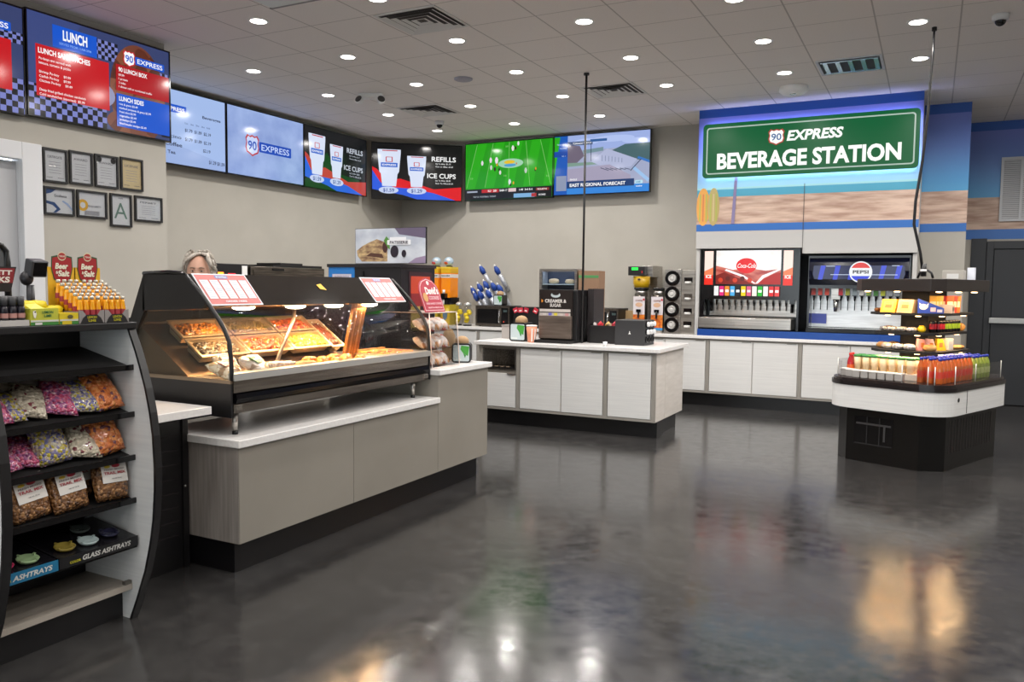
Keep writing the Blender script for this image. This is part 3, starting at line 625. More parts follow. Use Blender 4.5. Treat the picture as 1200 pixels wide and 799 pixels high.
# ================================================================== CABINETS AND COUNTERS
GC = 'base cabinets under the back counter'
def cab_unit(name, label, x0, x1, yf, yb, doors, group=None, z0=.165, z1=.86, drawer_niche=False):
    """carcass at yf; doors = list of (xa, xb) in world x"""
    t = thing(name, label, 'cabinet', ((x0+x1)/2, yf, 0), 0, group); X0 = (x0+x1)/2
    b = B(); b.box(x0-X0, x1-X0, .022, yb-yf, z0, z1, MCREAM if not drawer_niche else MGREIGE)
    f = .022; b2 = B()
    b2.box(x0-X0, x1-X0, 0, f, z0, z0+.025, MEDGE); b2.box(x0-X0, x1-X0, 0, f, z1-.02, z1, MEDGE); b2.box(x0-X0, doors[0][0]-.004-X0, 0, f, z0+.025, z1-.02, MEDGE); b2.box(doors[-1][1]+.004-X0, x1-X0, 0, f, z0+.025, z1-.02, MEDGE)
    b2.obj('face_frame', t)
    if drawer_niche:
        b = B(); xa, xb = doors[0]; xa -= X0; xb -= X0
        b.box(x0-X0, x1-X0, .31, yb-yf, z0, z1, MCREAM); b.box(x0-X0, xa, .022, .31, z0, z1, MGREIGE); b.box(xb, x1-X0, .022, .31, z0, z1, MGREIGE); b.box(xa, xb, .022, .31, z0, .6, MGREIGE); b.box(xa, xb, .022, .31, .82, z1, MGREIGE)
        n = B(); n.box(xa+.001, xb-.001, .29, .31, .60, .82, MSTEELD); n.box(xa, xa+.012, .0, .30, .60, .82, MSTEEL); n.box(xb-.012, xb, .0, .30, .6, .82, MSTEEL); n.box(xa+.01, xb-.01, .0, .30, .6, .612, MSTEELD); n.box(xa+.01, xb-.01, .01, .30, .808, .82, MSTEELD)
        n.obj('steel_niche', t)
        k = B(); k.box(xa+.02, xb-.02, .02, .25, .615, .622, MBLK)
        for q in range(4): k.cyl(xa+.07+q*.07, .06, .622, .632, .025, M('7a6a58', .4), 12)
        k.obj('niche_tray', t)
    b.obj('carcass', t)
    B().box(x0-X0+.0, x1-X0-.0, .08, yb-yf-.05, 0, z0, MTOE).obj('plinth', t)
    for xa, xb in doors:
        zt = .835 if not drawer_niche else .56
        d = B(); d.box(xa-X0+.003, xb-X0-.003, 0, .02, z0+.03, zt, MWHITEWD); d = d.obj('door', t, bevel=.002)
        h = B(); h.box(xb-X0-.13, xb-X0-.02, -.006, .0, zt-.006, zt+.002, MALU) if not drawer_niche else h.box(xb-X0-.10, xb-X0-.0, -.015, .0, zt-.01, zt+.004, MALU)
        h.obj('edge_pull', d)
    return t
XB = [-2.505+1.12*k for k in range(-5, 3)]
names = ['at the far left by the microwave', 'left of the coffee island, beyond it', 'hidden mostly behind the coffee island', 'left end by the coffee urns', 'directly under the red soda machine', 'directly under the blue soda machine']
LB = {-5: 'white two door base cabinet in the far left corner', -4: 'white base cabinet under the juice dispensers', -3: 'white base cabinet under the far microwave', -2: 'white base cabinet behind the black coffee machines', -1: 'white base cabinet under the coffee urns', 0: 'white two door base cabinet under the red soda machine', 1: 'white two door base cabinet under the blue soda machine'}
for k in range(-4, 2):
    x0 = -2.505+1.12*k; x1 = x0+1.12
    cab_unit('base_cabinet', LB[k], x0, x1, 10.28, 11.05, [(x0+.025, x0+.557), (x0+.563, x1-.025)])
sl = B(); sl.box(-7.05, -.16, 10.255, 11.09, .86, .9, MQUARTZ); tag(sl.obj('countertop', bevel=.004), 'long white worktop along the back wall', 'countertop')
bs = B(); bs.box(-2.64, -.215, 10.262, 10.31, .9, .985, noisy('blue_plinth_band', '12408c', '1c50a4', (.4, .4, .4), .35)); tag(bs.obj('counter_fascia'), 'blue strip standing on the back worktop below the soda machines', 'fascia strip')
# --- the coffee island
GI = None
cab_unit('island_cabinet', 'island cabinet with an open steel niche over one small door', -4.38, -3.9, 7.7, 8.03, [(-4.33, -3.925)], drawer_niche=True)
cab_unit('island_cabinet', 'middle island cabinet with two pale doors', -3.9, -2.905, 7.7, 8.03, [(-3.875, -3.397), (-3.391, -2.93)])
cab_unit('island_cabinet', 'right end island cabinet with one pale door', -2.905, -2.38, 7.7, 8.03, [(-2.88, -2.425)])
b = thing('island_back_cabinet', 'rear half of the coffee island with its pale end panel', 'cabinet', (-3.38, 8.035, 0))
B().box(-1.0, 1.0, 0, .65, .165, .858, MCREAM).obj('carcass', b); B().box(-.95, .95, .015, .58, 0, .165, MTOE).obj('plinth', b)
tag(B().box(-4.42, -2.335, 7.66, 8.72, .86, .9, MQUARTZ).obj('countertop', bevel=.004), 'white stone worktop of the coffee island', 'countertop')
# --- deli service counter
t = thing('service_counter', 'long greige serving counter with black plinth and stepped right end', 'counter', (-3.09, 2.98, 0))
b = B(); b.box(-.9, 0, 0, .92, .165, .665, MGREIGE); b.box(-.9, 0, .923, 1.87, .165, .665, MGREIGE); b.box(-.9, 0, 1.873, 2.595, .165, .86, MGREIGE); b.obj('body', t, bevel=.0015)
B().box(-.9, -.004, -.003, -.0005, .165, .665, grain('end_panel_wood', '7f7873', '98918b', (40, 2, 2), .4)).obj('end_panel', t)
B().box(-.88, -.06, .02, 2.53, 0, .165, MTOE).obj('plinth', t)
b = B(); b.prism([(-.62, .665), (.02, .665), (.02, .705), (-.62, .705)], -.02, 1.872, MQUARTZ, 'y'); b.obj('low_worktop', t, bevel=.004)
b = B(); b.box(-.9, .022, 1.862, 2.63, .86, .9, MQUARTZ); b.obj('high_worktop', t, bevel=.006)
# --- black slatwall back of the checkout counter
t = thing('checkout_counter', 'black slatted cabinet with a white worktop between snack rack and deli counter', 'counter', (-3.45, 2.0, 0))
b = B(); b.box(-.5, 0, .41, .955, 0, .84, MBLK); b.obj('body', t)
b = B()
for k in range(9): z = .18+.075*k; b.box(0, .006, .42, .9, z, z+.006, M('2e2a2c', .25))
b.box(0, .012, .93, .965, 0, .84, MBLK); b.cyl(.014, .94, .43, .44, .006, MALU, 8); b.obj('slats', t)
B().box(-.9, .26, .41, .90, .84, .88, MQUARTZ).obj('worktop', t, bevel=.003)

# ================================================================== HEATED DELI CASE
DY0, DY1 = 3.0, 4.828
PRO = [(-3.155, 1.04), (-3.158, 1.10), (-3.17, 1.20), (-3.20, 1.26), (-3.235, 1.305), (-3.30, 1.375), (-3.34, 1.415), (-3.39, 1.46), (-3.475, 1.535)]
hc = thing('heated_deli_case', 'long black and steel heated deli case with curved glass and warm lamps', 'deli case', (-3.5, 3.9, .705))
def L(p): return (p[0]+3.5, p[1]-3.9, p[2]-.705)
def hb(): b = B(); b.X = Matrix.Translation((3.5, -3.9, -.705)); return b
b = hb(); b.box(-3.95, -3.175, DY0, DY1, .825, .985, MBLK); b.obj('base', hc)
b = hb(); b.box(-3.175, -3.155, DY0+.012, DY1-.012, .935, 1.0, MSTF); b.box(-3.175, -3.155, DY0+.012, DY1-.012, .83, .875, MSTF); b.obj('steel_front', hc)
b = hb(); b.prism([(-3.175, .878), (-3.145, .883), (-3.14, .905), (-3.145, .928), (-3.175, .933)], DY0+.02, DY1-.02, MBLKG, 'y'); b.obj('bumper', hc)
b = hb(); b.prism([(-3.18, 1.0), (-3.135, 1.0), (-3.14, 1.035), (-3.18, 1.04)], DY0, DY1, M('a5a5a2', .35, .4), 'y'); b.obj('front_rail', hc)
b = hb(); b.box(-3.97, -3.15, DY0-.012, DY0, .81, .985, MBLK); b.obj('end_skirt', hc); b = hb(); b.box(-3.97, -3.15, DY0-.014, DY0, .985, 1.003, M('8a7a68', .3, .7)); b.obj('end_ledge', hc); b = hb(); b.box(-3.97, -3.15, DY1, DY1+.012, .83, 1.03, MBLK); b.obj('end_skirt', hc)
b = hb()
for y in (DY0+.02, DY1-.06): b.box(-3.145, -3.155, y, y+.04, .845, .87, MSTEEL)
b.obj('front_bracket', hc)
for x in (-3.23, -3.88):
    for y in (DY0+.09, DY1-.09):
        b = hb(); b.tube([(x, y, .72), (x, y, .83)], .015, MSTEEL, 12, [.013, .02]); b.cyl(x, y, .705, .722, .016, MBLK, 12); b.obj('leg', hc)
# deck inside
b = hb(); b.box(-3.95, -3.18, DY0, DY1, .985, .995, M('dccdb8', .3, .5)); b.obj('deck', hc)
# end arches and end panels
SID = [(-3.79, 1.535), (-3.475, 1.535)] + PRO[::-1][1:] + [(-3.155, 1.003), (-3.96, 1.003), (-3.91, 1.28)]
for y, nm in ((DY0, 'left'), (DY1, 'right')):
    b = hb(); p = [(q[0], y, q[1]) for q in PRO[::-1]] ; p = p + [(-3.155, y, 1.0)]
    b.tube(p, .0115, MBLK, 8); b.obj('arch_frame', hc)
    b = hb(); q = [(-3.80, 1.345), (-3.335, 1.37)] + PRO[1:5][::-1] + [(-3.16, 1.005), (-3.95, 1.005), (-3.875, 1.19)]
    b.prism(q, y-.002, y+.004, MGLASS if y == DY0 else MGLASSY, 'y'); b.obj('end_glass', hc)
b = hb(); y = DY0
b.prism([(-3.79, 1.54), (-3.475, 1.54), (-3.325, 1.395), (-3.34, 1.365), (-3.80, 1.345)], y-.012, y+.012, MBLK, 'y'); b.prism([(-3.79, 1.54), (-3.785, 1.345), (-3.875, 1.19), (-3.95, 1.01), (-3.985, 1.01), (-3.91, 1.28)], y-.012, y+.012, MBLK, 'y'); b.obj('end_cap', hc)
b = hb(); b.tube([(-3.80, y, 1.545), (-3.6, y, 1.552), (-3.5, y, 1.545), (-3.47, y, 1.53)], .012, MBLKG, 8); b.obj('grab_bar', hc)
# hood and glass (curved)
b = hb(); HX = [(-3.475, 1.545), (-3.325, 1.375), (-3.34, 1.37), (-3.49, 1.53)]
b.prism([(-3.80, 1.54), (-3.475, 1.54), (-3.478, 1.53), (-3.80, 1.53)], DY0, DY1, MBLKG, 'y'); b.prism(HX, DY0+.012, DY1-.012, M('1d1815', .1, 0, 0, .5, .5), 'y'); b.obj('hood', hc)
b = hb(); g = PRO[:6]; g2 = [(x-.004, z-.003) for x, z in g]; b.prism(g + g2[::-1], DY0+.012, DY1-.012, MGLASSY, 'y', smooth=True); b.obj('curved_glass', hc)
b = hb(); b.box(-3.97, -3.94, DY0, DY1, .985, 1.3, MBLK); b.quad((-3.955, DY0, 1.0), (-3.955, DY1, 1.0), (-3.80, DY1, 1.53), (-3.80, DY0, 1.53), M('3a2c20', .12, .6)); b.obj('rear_mirror_door', hc, fix=False)
b = hb(); b.tube([(-3.42, 3.60, 1.04), (-3.60, 3.945, 1.28), (-3.645, 4.00, 1.35)], .012, M('8a8078', .4, .6), 10); b.obj('slim_post', hc)
b = hb(); b.box(-3.72, -3.34, 4.40, 4.43, 1.0, 1.38, M('b9885a', .25, .9)) if False else [b.prism([(4.27+.028*q, 1.0), (4.294+.028*q, 1.0), (4.424+.028*q, 1.42), (4.40+.028*q, 1.42)], -3.485+.004*(q % 2), -3.462, M('c4905e' if q % 2 else 'a8784c', .3, .8), 'x') for q in range(5)]; b.obj('copper_divider', hc)
b = hb(); b.box(-3.80, -3.38, DY0+.02, DY1-.02, 1.395, 1.425, M('8a6a48', .3, .8)); b.obj('lamp_bar', hc)
MHOT = M('ffe9c8', .4, 0, 14)
for k, y in enumerate((3.38, 3.80, 4.16, 4.53)):
    b = hb(); b.sph(-3.455, y, 1.362, .05, MHOT, 1.0, 1.5, .34, 16, 8); l = b.obj('heat_lamp', hc)
    la = bpy.data.lights.new('lamp', 'AREA'); la.shape = 'RECTANGLE'; la.size = .10; la.size_y = .22; la.energy = 7.5; la.color = (1, .62, .30)
    lo = bpy.data.objects.new('lamp', la); COL.objects.link(lo); lo.location = L((-3.48, y, 1.338)); lo.parent = hc
# menu placards lying on the sloped hood
MPR = M('c46a66', .5); MPW = M('dfe1e8', .5); MPG = M('9a9eb0', .6)
def placard(y0, y1, label):
    Vd = Vector((-.15, 0, .17)).normalized(); n_ = Vector((0, 1, 0)).cross(Vd); o = Vector((-3.327, y0, 1.378)) + n_*.004
    t = thing('menu_placard', label, 'menu sheet', o, 0, None)
    w, h = y1-y0, .222
    c = Cv((0, 0, 0), (0, 1, 0), tuple(Vd), lay=.0006)
    c.b.add([c.P(a, b, z) for z in (-.003, 0) for a, b in ((0, 0), (w, 0), (w, h), (0, h))], [(0, 3, 2, 1), (4, 5, 6, 7), (0, 1, 5, 4), (1, 2, 6, 5), (2, 3, 7, 6), (3, 0, 4, 7)], MPW)
    c.rect(.008, .008, w-.008, h-.008, MPR); c.rrect(w*.38, h*.84, w*.62, h*.95, .006, M('6f7cb0', .5)); c.text('90 EXPRESS', w/2, h*.865, h*.05, MPW, w=w*.2, align='c')
    for k in range(5):
        u = .02+k*(w-.03)/5; c.rect(u, .045, u+(w-.03)/5-.012, h*.79, MPW, k == 0)
    for k in range(5):
        u = .026+k*(w-.03)/5
        for j in range(12): c.rect(u, .055+j*.0108, u+(w-.03)/5*(.45+.35*random.random()), .058+j*.0108, MPG, k == 0 and j == 0)
    c.text('ORDER HERE', w/2, .018, .012, MPW, align='c', w=w*.4); c.obj('sheet', t)
placard(3.03, 3.40, 'laminated red menu sheet lying on the left end of the deli case hood')
placard(4.44, 4.79, 'laminated red menu sheet lying on the right end of the deli case hood')
t = B(); t.add([(-3.425, 3.955, 1.494), (-3.395, 4.02, 1.461), (-3.43, 4.0, 1.501), (-3.402, 3.965, 1.468)], [(0, 3, 1), (0, 1, 2)], M('e2b018', .5)); tag(t.obj('warning_sticker', fix=False), 'small yellow sticker on the black hood of the deli case', 'sticker')

# tilted well of steel pans
MPAN = M('cbb99e', .28, .8)
FD = {'beans': cells('green_beans', [(0, '5a4a20'), (.4, '6e5a26'), (.7, '4a4018')], 55), 'potato': cells('potato_wedges', [(0, '3e3020'), (.35, '5e4a30'), (.7, '2a1e14')], 42, bump=.9), 'carrot': cells('orange_wings', [(0, 'b04a14'), (.3, '8a3010'), (.6, 'd06a1a'), (.85, '6a2410')], 42, bump=.9), 'fries': cells('yellow_macaroni', [(0, 'd89a20'), (.4, 'e8b030'), (.75, 'a86a18')], 42, bump=.9), 'okra': cells('fried_okra', [(0, '8a5418'), (.4, 'b87422'), (.75, '5a3410')], 45, bump=.9), 'meat': cells('dark_meat', [(0, '4a2418'), (.4, '5e3020'), (.7, '3a1a14')], 40), 'rice': cells('yellow_rice', [(0, '6a5424'), (.5, '54421c'), (.8, '8a6e30')], 70, bump=.8)}
def lump(w, d, h, m, nx=14, ny=12, seed=1):
    r = random.Random(seed); b = B(); vs = []
    for j in range(ny+1):
        for i in range(nx+1):
            u, v = i/nx*2-1, j/ny*2-1; e = max(0, (1-u**10)*(1-v**10))
            vs.append((u*w/2, v*d/2, h*e*(.7+.5*r.random())))
    b.add(vs, [(j*(nx+1)+i, j*(nx+1)+i+1, (j+1)*(nx+1)+i+1, (j+1)*(nx+1)+i) for j in range(ny) for i in range(nx)], m, True); return b
def food_pan(loc, w, d, tilt, label, fl, fkind, fm, seed):
    """w along world y, d along slope"""
    Mx = Matrix.Rotation(pi/2, 4, 'Z') @ Matrix.Rotation(tilt, 4, 'X')
    t = thing('food_pan', label, 'food pan', loc, 0, None); b = B(); b.X = Mx; g = .016
    b.box(-w/2, w/2, -d/2, -d/2+g, -.004, .004, MPAN); b.box(-w/2, w/2, d/2-g, d/2, -.004, .004, MPAN); b.box(-w/2, -w/2+g, -d/2+g, d/2-g, -.004, .004, MPAN); b.box(w/2-g, w/2, -d/2+g, d/2-g, -.004, .004, MPAN); b.obj('rim', t, bevel=.002)
    b = B(); b.X = Mx; a, c_ = w/2-g, d/2-g; a2, c2 = a-.015, c_-.012; z = -.06
    for (p, q) in (((-a, -c_), (a, -c_)), ((a, -c_), (a, c_)), ((a, c_), (-a, c_)), ((-a, c_), (-a, -c_))):
        def dn(P): return (P[0]*a2/a, P[1]*c2/c_, z)
        b.quad((*p, 0), (*q, 0), dn(q), dn(p), MPAN)
    b.quad((-a2, -c2, z), (a2, -c2, z), (a2, c2, z), (-a2, c2, z), MPAN); b.obj('well', t, fix=False)
    b = lump(2*a-.01, 2*c_-.01, .035, fm, seed=seed); v2 = []
    for v in b.v: v2.append(tuple(Mx @ Vector((v[0], v[1], v[2]-.03))))
    b.v = v2; tag(b.obj(fkind, None, loc=loc), fl, 'food', kind='stuff')
TI = math.atan2(.21, .30)
foods = [[('fries', 'heap of mixed fried food in the near left upper pan', 'fried_okra', 'okra'), ('rice', 'dark yellow rice in the upper pan left of the slim steel post', 'seasoned_rice', 'rice'), ('x', 'orange and brown wings in the upper pan behind the slim post', 'chicken_wings', 'carrot')],
         [('x', 'dark glossy potato wedges in the near lower pan', 'potato_wedges', 'potato'), ('x', 'bright orange chicken pieces in the middle lower pan', 'orange_chicken', 'carrot'), ('x', 'yellow macaroni in the lower pan right of the slim post', 'macaroni', 'fries')]]
pn = ['nearest the left end glass', 'left of the slim post', 'right of the slim post']
for r_ in (0, 1):
    for k in range(3):
        y = 3.12+.185+.37*k; s0 = .095 if r_ else .27
        x = -3.50-cos(TI)*s0; z = 1.085+sin(TI)*s0
        f = foods[r_][k]
        food_pan((x, y, z), .355, .165 if r_ else .16, TI, 'steel food pan in the %s row, %s' % ('lower' if r_ else 'upper', pn[k]), f[1], f[2], FD[f[3]], 10*r_+k)
food_pan((-3.62, 4.27, 1.17), .13, .30, TI, 'narrow dark food pan beside the copper divider', 'dark meat pieces in the narrow pan beside the copper divider', 'cooked_meat', FD['meat'], 44)
b = B(); b.prism([(-3.50, .996), (-3.935, 1.30), (-3.935, .996)], DY0+.03, 4.32, M('6a5848', .35, .8), 'y'); tag(b.obj('pan_stand'), 'warm lit steel ledge carrying the tilted food pans in the deli case', 'pan stand')
# things on the front deck
def blob(name, loc, s, m, label, cat, rot=0, group=None, seed=0, extra=None):
    r = random.Random(seed); b = B(); n, k = 14, 8; vs = []
    for i in range(k+1):
        for j in range(n):
            th = pi*i/k; ph = 2*pi*j/n; q = .88+.2*r.random()
            X = abs(sin(th))**.6*(1 if sin(th) >= 0 else -1)
            vs.append((s[0]*X*cos(ph)*q, s[1]*X*sin(ph)*q, s[2]*(1+cos(th))*(.95+.1*r.random())))
    b.add(vs, [(i*n+j, (i+1)*n+j, (i+1)*n+(j+1) % n, i*n+(j+1) % n) for i in range(k) for j in range(n)], m, True)
    if extra:
        t = thing(name, label, cat, loc, rot, group); b.obj('wrapper', t); extra(t); return t
    return tag(b.obj(name, None, loc=loc, rotz=rot), label, cat, group)
MWRAP = noisy('clear_wrap', 'b8a088', 'e2d6c4', (30, 30, 30), .18, bump=.5, coat=.5)
MFOIL = noisy('foil_wrap', '7a7470', 'e0dcd8', (60, 60, 60), .25, .5, bump=.9)
MBREAD = noisy('baked_bread', 'b07a3c', 'dba765', (20, 20, 20), .6)
def lab(c, w, h, z):
    def f(t):
        b = B(); b.box(-w/2, w/2, -h/2, h/2, z-.004, z+.001, M(c, .5)); b.box(-w*.4, w*.4, -h*.1, h*.1, z+.001, z+.0016, M('e8e8e8', .5)); b.obj('paper_label', t)
    return f
sand = [(-3.27, 3.10, 'a03040', 'wrapped sandwich with red label by the left end glass', .4), (-3.38, 3.24, '9a3444', 'wrapped sandwich with a dark red label lying further in', -.3), (-3.25, 3.30, '2f8a48', 'wrapped sandwich with green label behind the front rail', 1.2), (-3.40, 3.42, 'd8d8d8', 'loosely wrapped pale sandwich beside the slim post foot', .2)]
blob('wrapped_roll', (-3.36, 3.55, .997), (.14, .035, .026), MFOIL, 'long clear wrapped roll lying across the steel deck', 'sandwich', 1.0, seed=9)
blob('bread_loaf', (-3.225, 3.63, .997), (.04, .10, .028), MBREAD, 'pale speckled flat loaf against the front rail', 'bread', .0, seed=10)
MPIZ = cells('pizza_topping', [(0, 'e8a040'), (.35, 'd87428'), (.6, 'f0c060'), (.8, 'b84a1c')], 70)
for k, (y, lb) in enumerate(((3.86, 'shallow tray of golden pastries near the middle of the case'), (4.09, 'second tray of orange pastries right of the first'))):
    t = thing('food_tray', lb, 'tray', (-3.31, y, .997)); b = B(); b.box(-.12, .12, -.10, .10, 0, .006, MPAN); b.box(-.12, -.112, -.1, .1, .006, .022, MPAN); b.box(.112, .12, -.1, .1, .006, .022, MPAN); b.box(-.112, .112, -.1, -.092, .006, .022, MPAN); b.box(-.112, .112, .092, .1, .006, .022, MPAN); b.obj('tray', t)
    for q in range(4): blob('pastry', (-3.375+.055*q-.0, y+(.03 if q % 2 else -.03), 1.004), (.034, .06, .026), MPIZ, 'golden brown pastry, %s from the back in the %s tray' % (ORD[q], 'first' if k == 0 else 'second'), 'pastry', .3*q, 'pastries on the trays in the deli case', q+20*k)
t = thing('pizza_rack', 'wide low rack holding pizza at the right end of the deli case', 'tray', (-3.33, 4.6, .997)); b = B(); b.box(-.14, .14, -.22, .22, .03, .036, MPAN)
for x in (-.13, .12): b.box(x, x+.01, -.21, -.2, 0, .03, MPAN); b.box(x, x+.01, .2, .21, 0, .03, MPAN)
b.obj('rack', t)
for k, y in enumerate((4.45, 4.57, 4.69)):
    b = B(); b.prism([(-.12, -.052), (.12, 0), (-.12, .052)], 0, .012, MPIZ, 'z'); b.prism([(-.135, -.055), (-.118, -.055), (-.118, .055), (-.135, .055)], 0, .022, MBREAD, 'z'); tag(b.obj('pizza_slice', None, loc=(-3.33, y, 1.034), rotz=.15*k-.1), 'slice of pizza, %s from the left on the pizza rack' % ORD[k], 'pizza', 'pizza slices in the deli case')

# ================================================================== COOKIE DISPLAY AND THINGS ON THE HIGH COUNTER
t = thing('cookie_display', 'clear acrylic bakery display case on the high end of the counter', 'display case', (-3.35, 5.07, .9))
x0, x1, y0, y1, z1 = -.27, .19, -.19, .19, .40
b = B(); b.prism([(x1, .004), (x1-.03, z1), (x1-.033, z1), (x1-.003, .004)], y0, y1, MGLASSY, 'y'); b.obj('front_pane', t)
b = B()
for y in (y0, y1-.004): b.prism([(x0, .004), (x1, .004), (x1-.03, z1), (x0, z1)], y, y+.004, MGLASSY, 'y')
b.obj('side_pane', t); b = B(); b.box(x0, x1-.03, y0, y1, z1-.004, z1, MGLASSY); b.obj('top_pane', t)
eg = M('ecd9cf', .2, 0, 0, .5, .5); b = B()
for y in (y0+.002, y1-.002): b.tube([(x1, y, 0), (x1-.03, y, z1)], .0035, eg, 6); b.tube([(x1-.03, y, z1), (x0, y, z1)], .003, eg, 6)
b.tube([(x1-.03, y0, z1), (x1-.03, y1, z1)], .0035, eg, 6); b.tube([(x1, y0, .004), (x1, y1, .004)], .0035, eg, 6); b.obj('edge', t)
for k, z in enumerate((.004, .13, .26)): B().box(x0+.01, x1-.035, y0+.01, y1-.01, z, z+.005, MGLASSY).obj('shelf', t)
MCB = cells('cookie_bag', [(0, 'e6c9b8'), (.3, 'd9a070'), (.45, 'f0e6e0'), (.7, 'c8323a'), (.8, 'e9dcd6')], 32, .2, .3, .6)
# red tombstone-shaped advertising sign
t = thing('advertising_sign', 'red tombstone shaped cookie sign leaning on top of the acrylic display', 'sign', (-3.19, 4.835, 1.307))
Vd = Vector((-.35, 0, .93)).normalized(); w, h = .265, .262
pts = [(0, 0), (w, 0), (w, h*.62), (w*.93, h*.78), (w*.78, h*.92), (w*.5, h*1.0), (w*.22, h*.92), (w*.07, h*.78), (0, h*.62)]
c = Cv((0, 0, 0), (0, 1, 0), Vd, lay=.0008); RS = M('b02c40', .45); c.b.add([c.P(u, v, z) for z in (-.004, 0) for u, v in pts], [tuple(range(9))[::-1], tuple(range(9, 18))] + [(i, (i+1) % 9, 9+(i+1) % 9, 9+i) for i in range(9)], RS)
LP = M('e8c4c8', .5); k = [(w/2+(u-w/2)*.93, h*.5+(v-h*.5)*.93) for u, v in pts]; c.poly(k, LP); k = [(w/2+(u-w/2)*.89, h*.5+(v-h*.5)*.89) for u, v in pts]; c.poly(k, RS)
c.text("David's", w*.60, h*.52, h*.2, M('f2e8e4', .5), w=w*.62, align='c', bold=.04); c.text('COOKIES', w*.62, h*.36, h*.10, LP, w=w*.5, align='c'); c.ell(w*.5, h*.84, .016, .016, M('f0e8e0', .5))
c.ell(w*.2, h*.42, .03, .035, M('c8955a', .5)); c.text('FRESH BAKED COOKIES', w*.52, h*.21, h*.055, LP, w=w*.76, align='c'); c.text('baked here daily for you', w*.52, h*.1, h*.05, LP, w=w*.7, align='c')
c.obj('board', t); b = B(); b.quad((-.01, .05, .0), (-.01, .2, .0), (-.09, .2, .15), (-.09, .05, .15), MWHITE); b.box(-.10, -.01, .06, .19, -.002, .001, MWHITE); b.obj('easel', t, fix=False)
# napkin dispenser with leaf picture + brown napkins
def napkin(name, label, loc, rot, s=1.0, big=True, flip=1):
    t = thing(name, label, 'napkin dispenser', loc, rot, None); w, h, d = .15*s, .15*s, .14*s
    b = B(); b.prism(rr(-w/2, 0, w/2, h, .025*s), 0, d, MBLK, 'y'); b.obj('body', t)
    c = Cv((-w/2, -.001, 0), (1, 0, 0), (0, 0, 1)); c.rrect(.012*s, .012*s, w-.012*s, h-.012*s, .012*s, M('bfcdd0', .4)); c.poly([(w*.5, h*.9), (w*.92, h*.85), (w*.85, h*.35), (w*.6, h*.5), (w*.45, h*.7)], M('46a03c', .5)); c.poly([(w*.6, h*.5), (w*.75, h*.4), (w*.7, h*.25)], M('2f8a34', .5)); c.rect(.02*s, .02*s, w*.5, h*.2, M('d9e0dd', .5)); c.obj('picture', t)
    b = B(); b.sph(0, d*.5, h+.012*s, .055*s, M('a98a66', .8), 1, .8, .8); b.obj('napkins', t); return t
napkin('napkin_dispenser', 'rounded black napkin dispenser with green leaf picture beside the acrylic case', (-3.23, 5.40, .9), .45, 1.0)
blob('paper_bag', (-3.42, 5.52, .9), (.06, .05, .125), M('a68a68', .85), 'crumpled brown paper bag behind the leaf picture dispenser', 'paper bag', .2, seed=77)
b = B(); b.box(-.12, .12, -.08, .08, 0, .16, M('30201a', .7)); b.X = None; tag(b.obj('dark_basket', None, loc=(-3.62, 5.40, .9)), 'dark brown box behind the acrylic display', 'box')

# ================================================================== KITCHEN BEHIND THE CASE
t = thing('pastry_cabinet', 'tall black kitchen cabinet behind the deli case, under the patisserie picture', 'cabinet', (-4.71, 6.1, 0))
b = B(); b.box(-.42, .42, 0, .56, .1, 1.66, M('1d1b1f', .35)); b.obj('carcass', t); B().box(-.40, .40, .02, .54, 0, .1, MTOE).obj('plinth', t)
b = B(); b.prism([(-.015, 1.66), (.60, 1.66), (.60, 1.692), (-.015, 1.692)], 0, 1, MBLK, 'x') if False else b.box(-.43, .43, -.012, .575, 1.66, 1.69, M('262428', .3)); b.obj('top', t)
b = B(); b.box(.42, .424, .12, .5, 1.05, 1.62, M('3a2228', .3)); b.box(.424, .426, .15, .47, 1.42, 1.58, M('c84830', .4)); b.box(.424, .426, .15, .47, 1.30, 1.42, M('8a2a2e', .4)); b.box(.424, .426, .15, .30, 1.1, 1.30, M('b09a50', .4)); b.obj('poster', t)
b = B(); b.box(-.015, .0, -.018, 0, .2, 1.62, MBLKM); b.obj('door_gap', t)
t = thing('notice', 'blue bordered white notice taped to the tall black kitchen cabinet', 'notice', (-5.125, 6.098, 1.43))
c = Cv((0, -.0, 0), (1, 0, 0), (0, 0, 1)); c.rect(0, 0, .31, .235, M('2a80d0', .5)); c.rect(.045, .02, .27, .165, M('d9d5e2', .6)); c.text('ALLERGEN NOTICE', .157, .135, .014, M('8a88a0', .5), w=.17, align='c'); c.obj('sheet', t)
t = thing('patisserie_picture', 'PATISSERIE picture with a pastry and dark berries standing on the black cabinet', 'picture', (-4.82, 6.11, 1.692))
W_, H_ = .79, .325
B().box(0, W_, .004, .02, 0, H_, MBLK).obj('frame', t); B().box(.1, .12, .02, .12, 0, .2, MBLK).box(W_-.12, W_-.1, .02, .12, 0, .2, MBLK).obj('stand', t)
c = Cv((0, .003, 0), (1, 0, 0), (0, 0, 1)); c.rect(.004, .004, W_-.004, H_-.004, noisy('picture_cloth', 'b4bccb', 'dbe2ea', (4, 4, 6), .4))
c.poly([(.45, H_-.004), (W_-.004, H_-.004), (W_-.004, H_-.1), (.5, H_-.06)], M('6a6078', .5)); c.poly([(.6, .004), (W_-.004, .004), (W_-.004, .07), (.68, .05)], M('9a8aa8', .5))
MP1 = noisy('picture_pastry', '7a5a48', 'd9bc8a', (12, 12, 30), .5); c.poly([(.02, .12), (.08, .16), (.15, .19), (.25, .225), (.33, .20), (.37, .15), (.37, .02), (.08, .02), (.03, .07)], MP1)
c.poly([(.13, .07), (.33, .05), (.31, .09), (.18, .10)], M('5a3a30', .5)); c.ell(.345, .15, .03, .05, M('4a2c2a', .5)); c.poly([(.33, .21), (.36, .25), (.39, .22), (.40, .13), (.38, .14)], M('5a9440', .5))
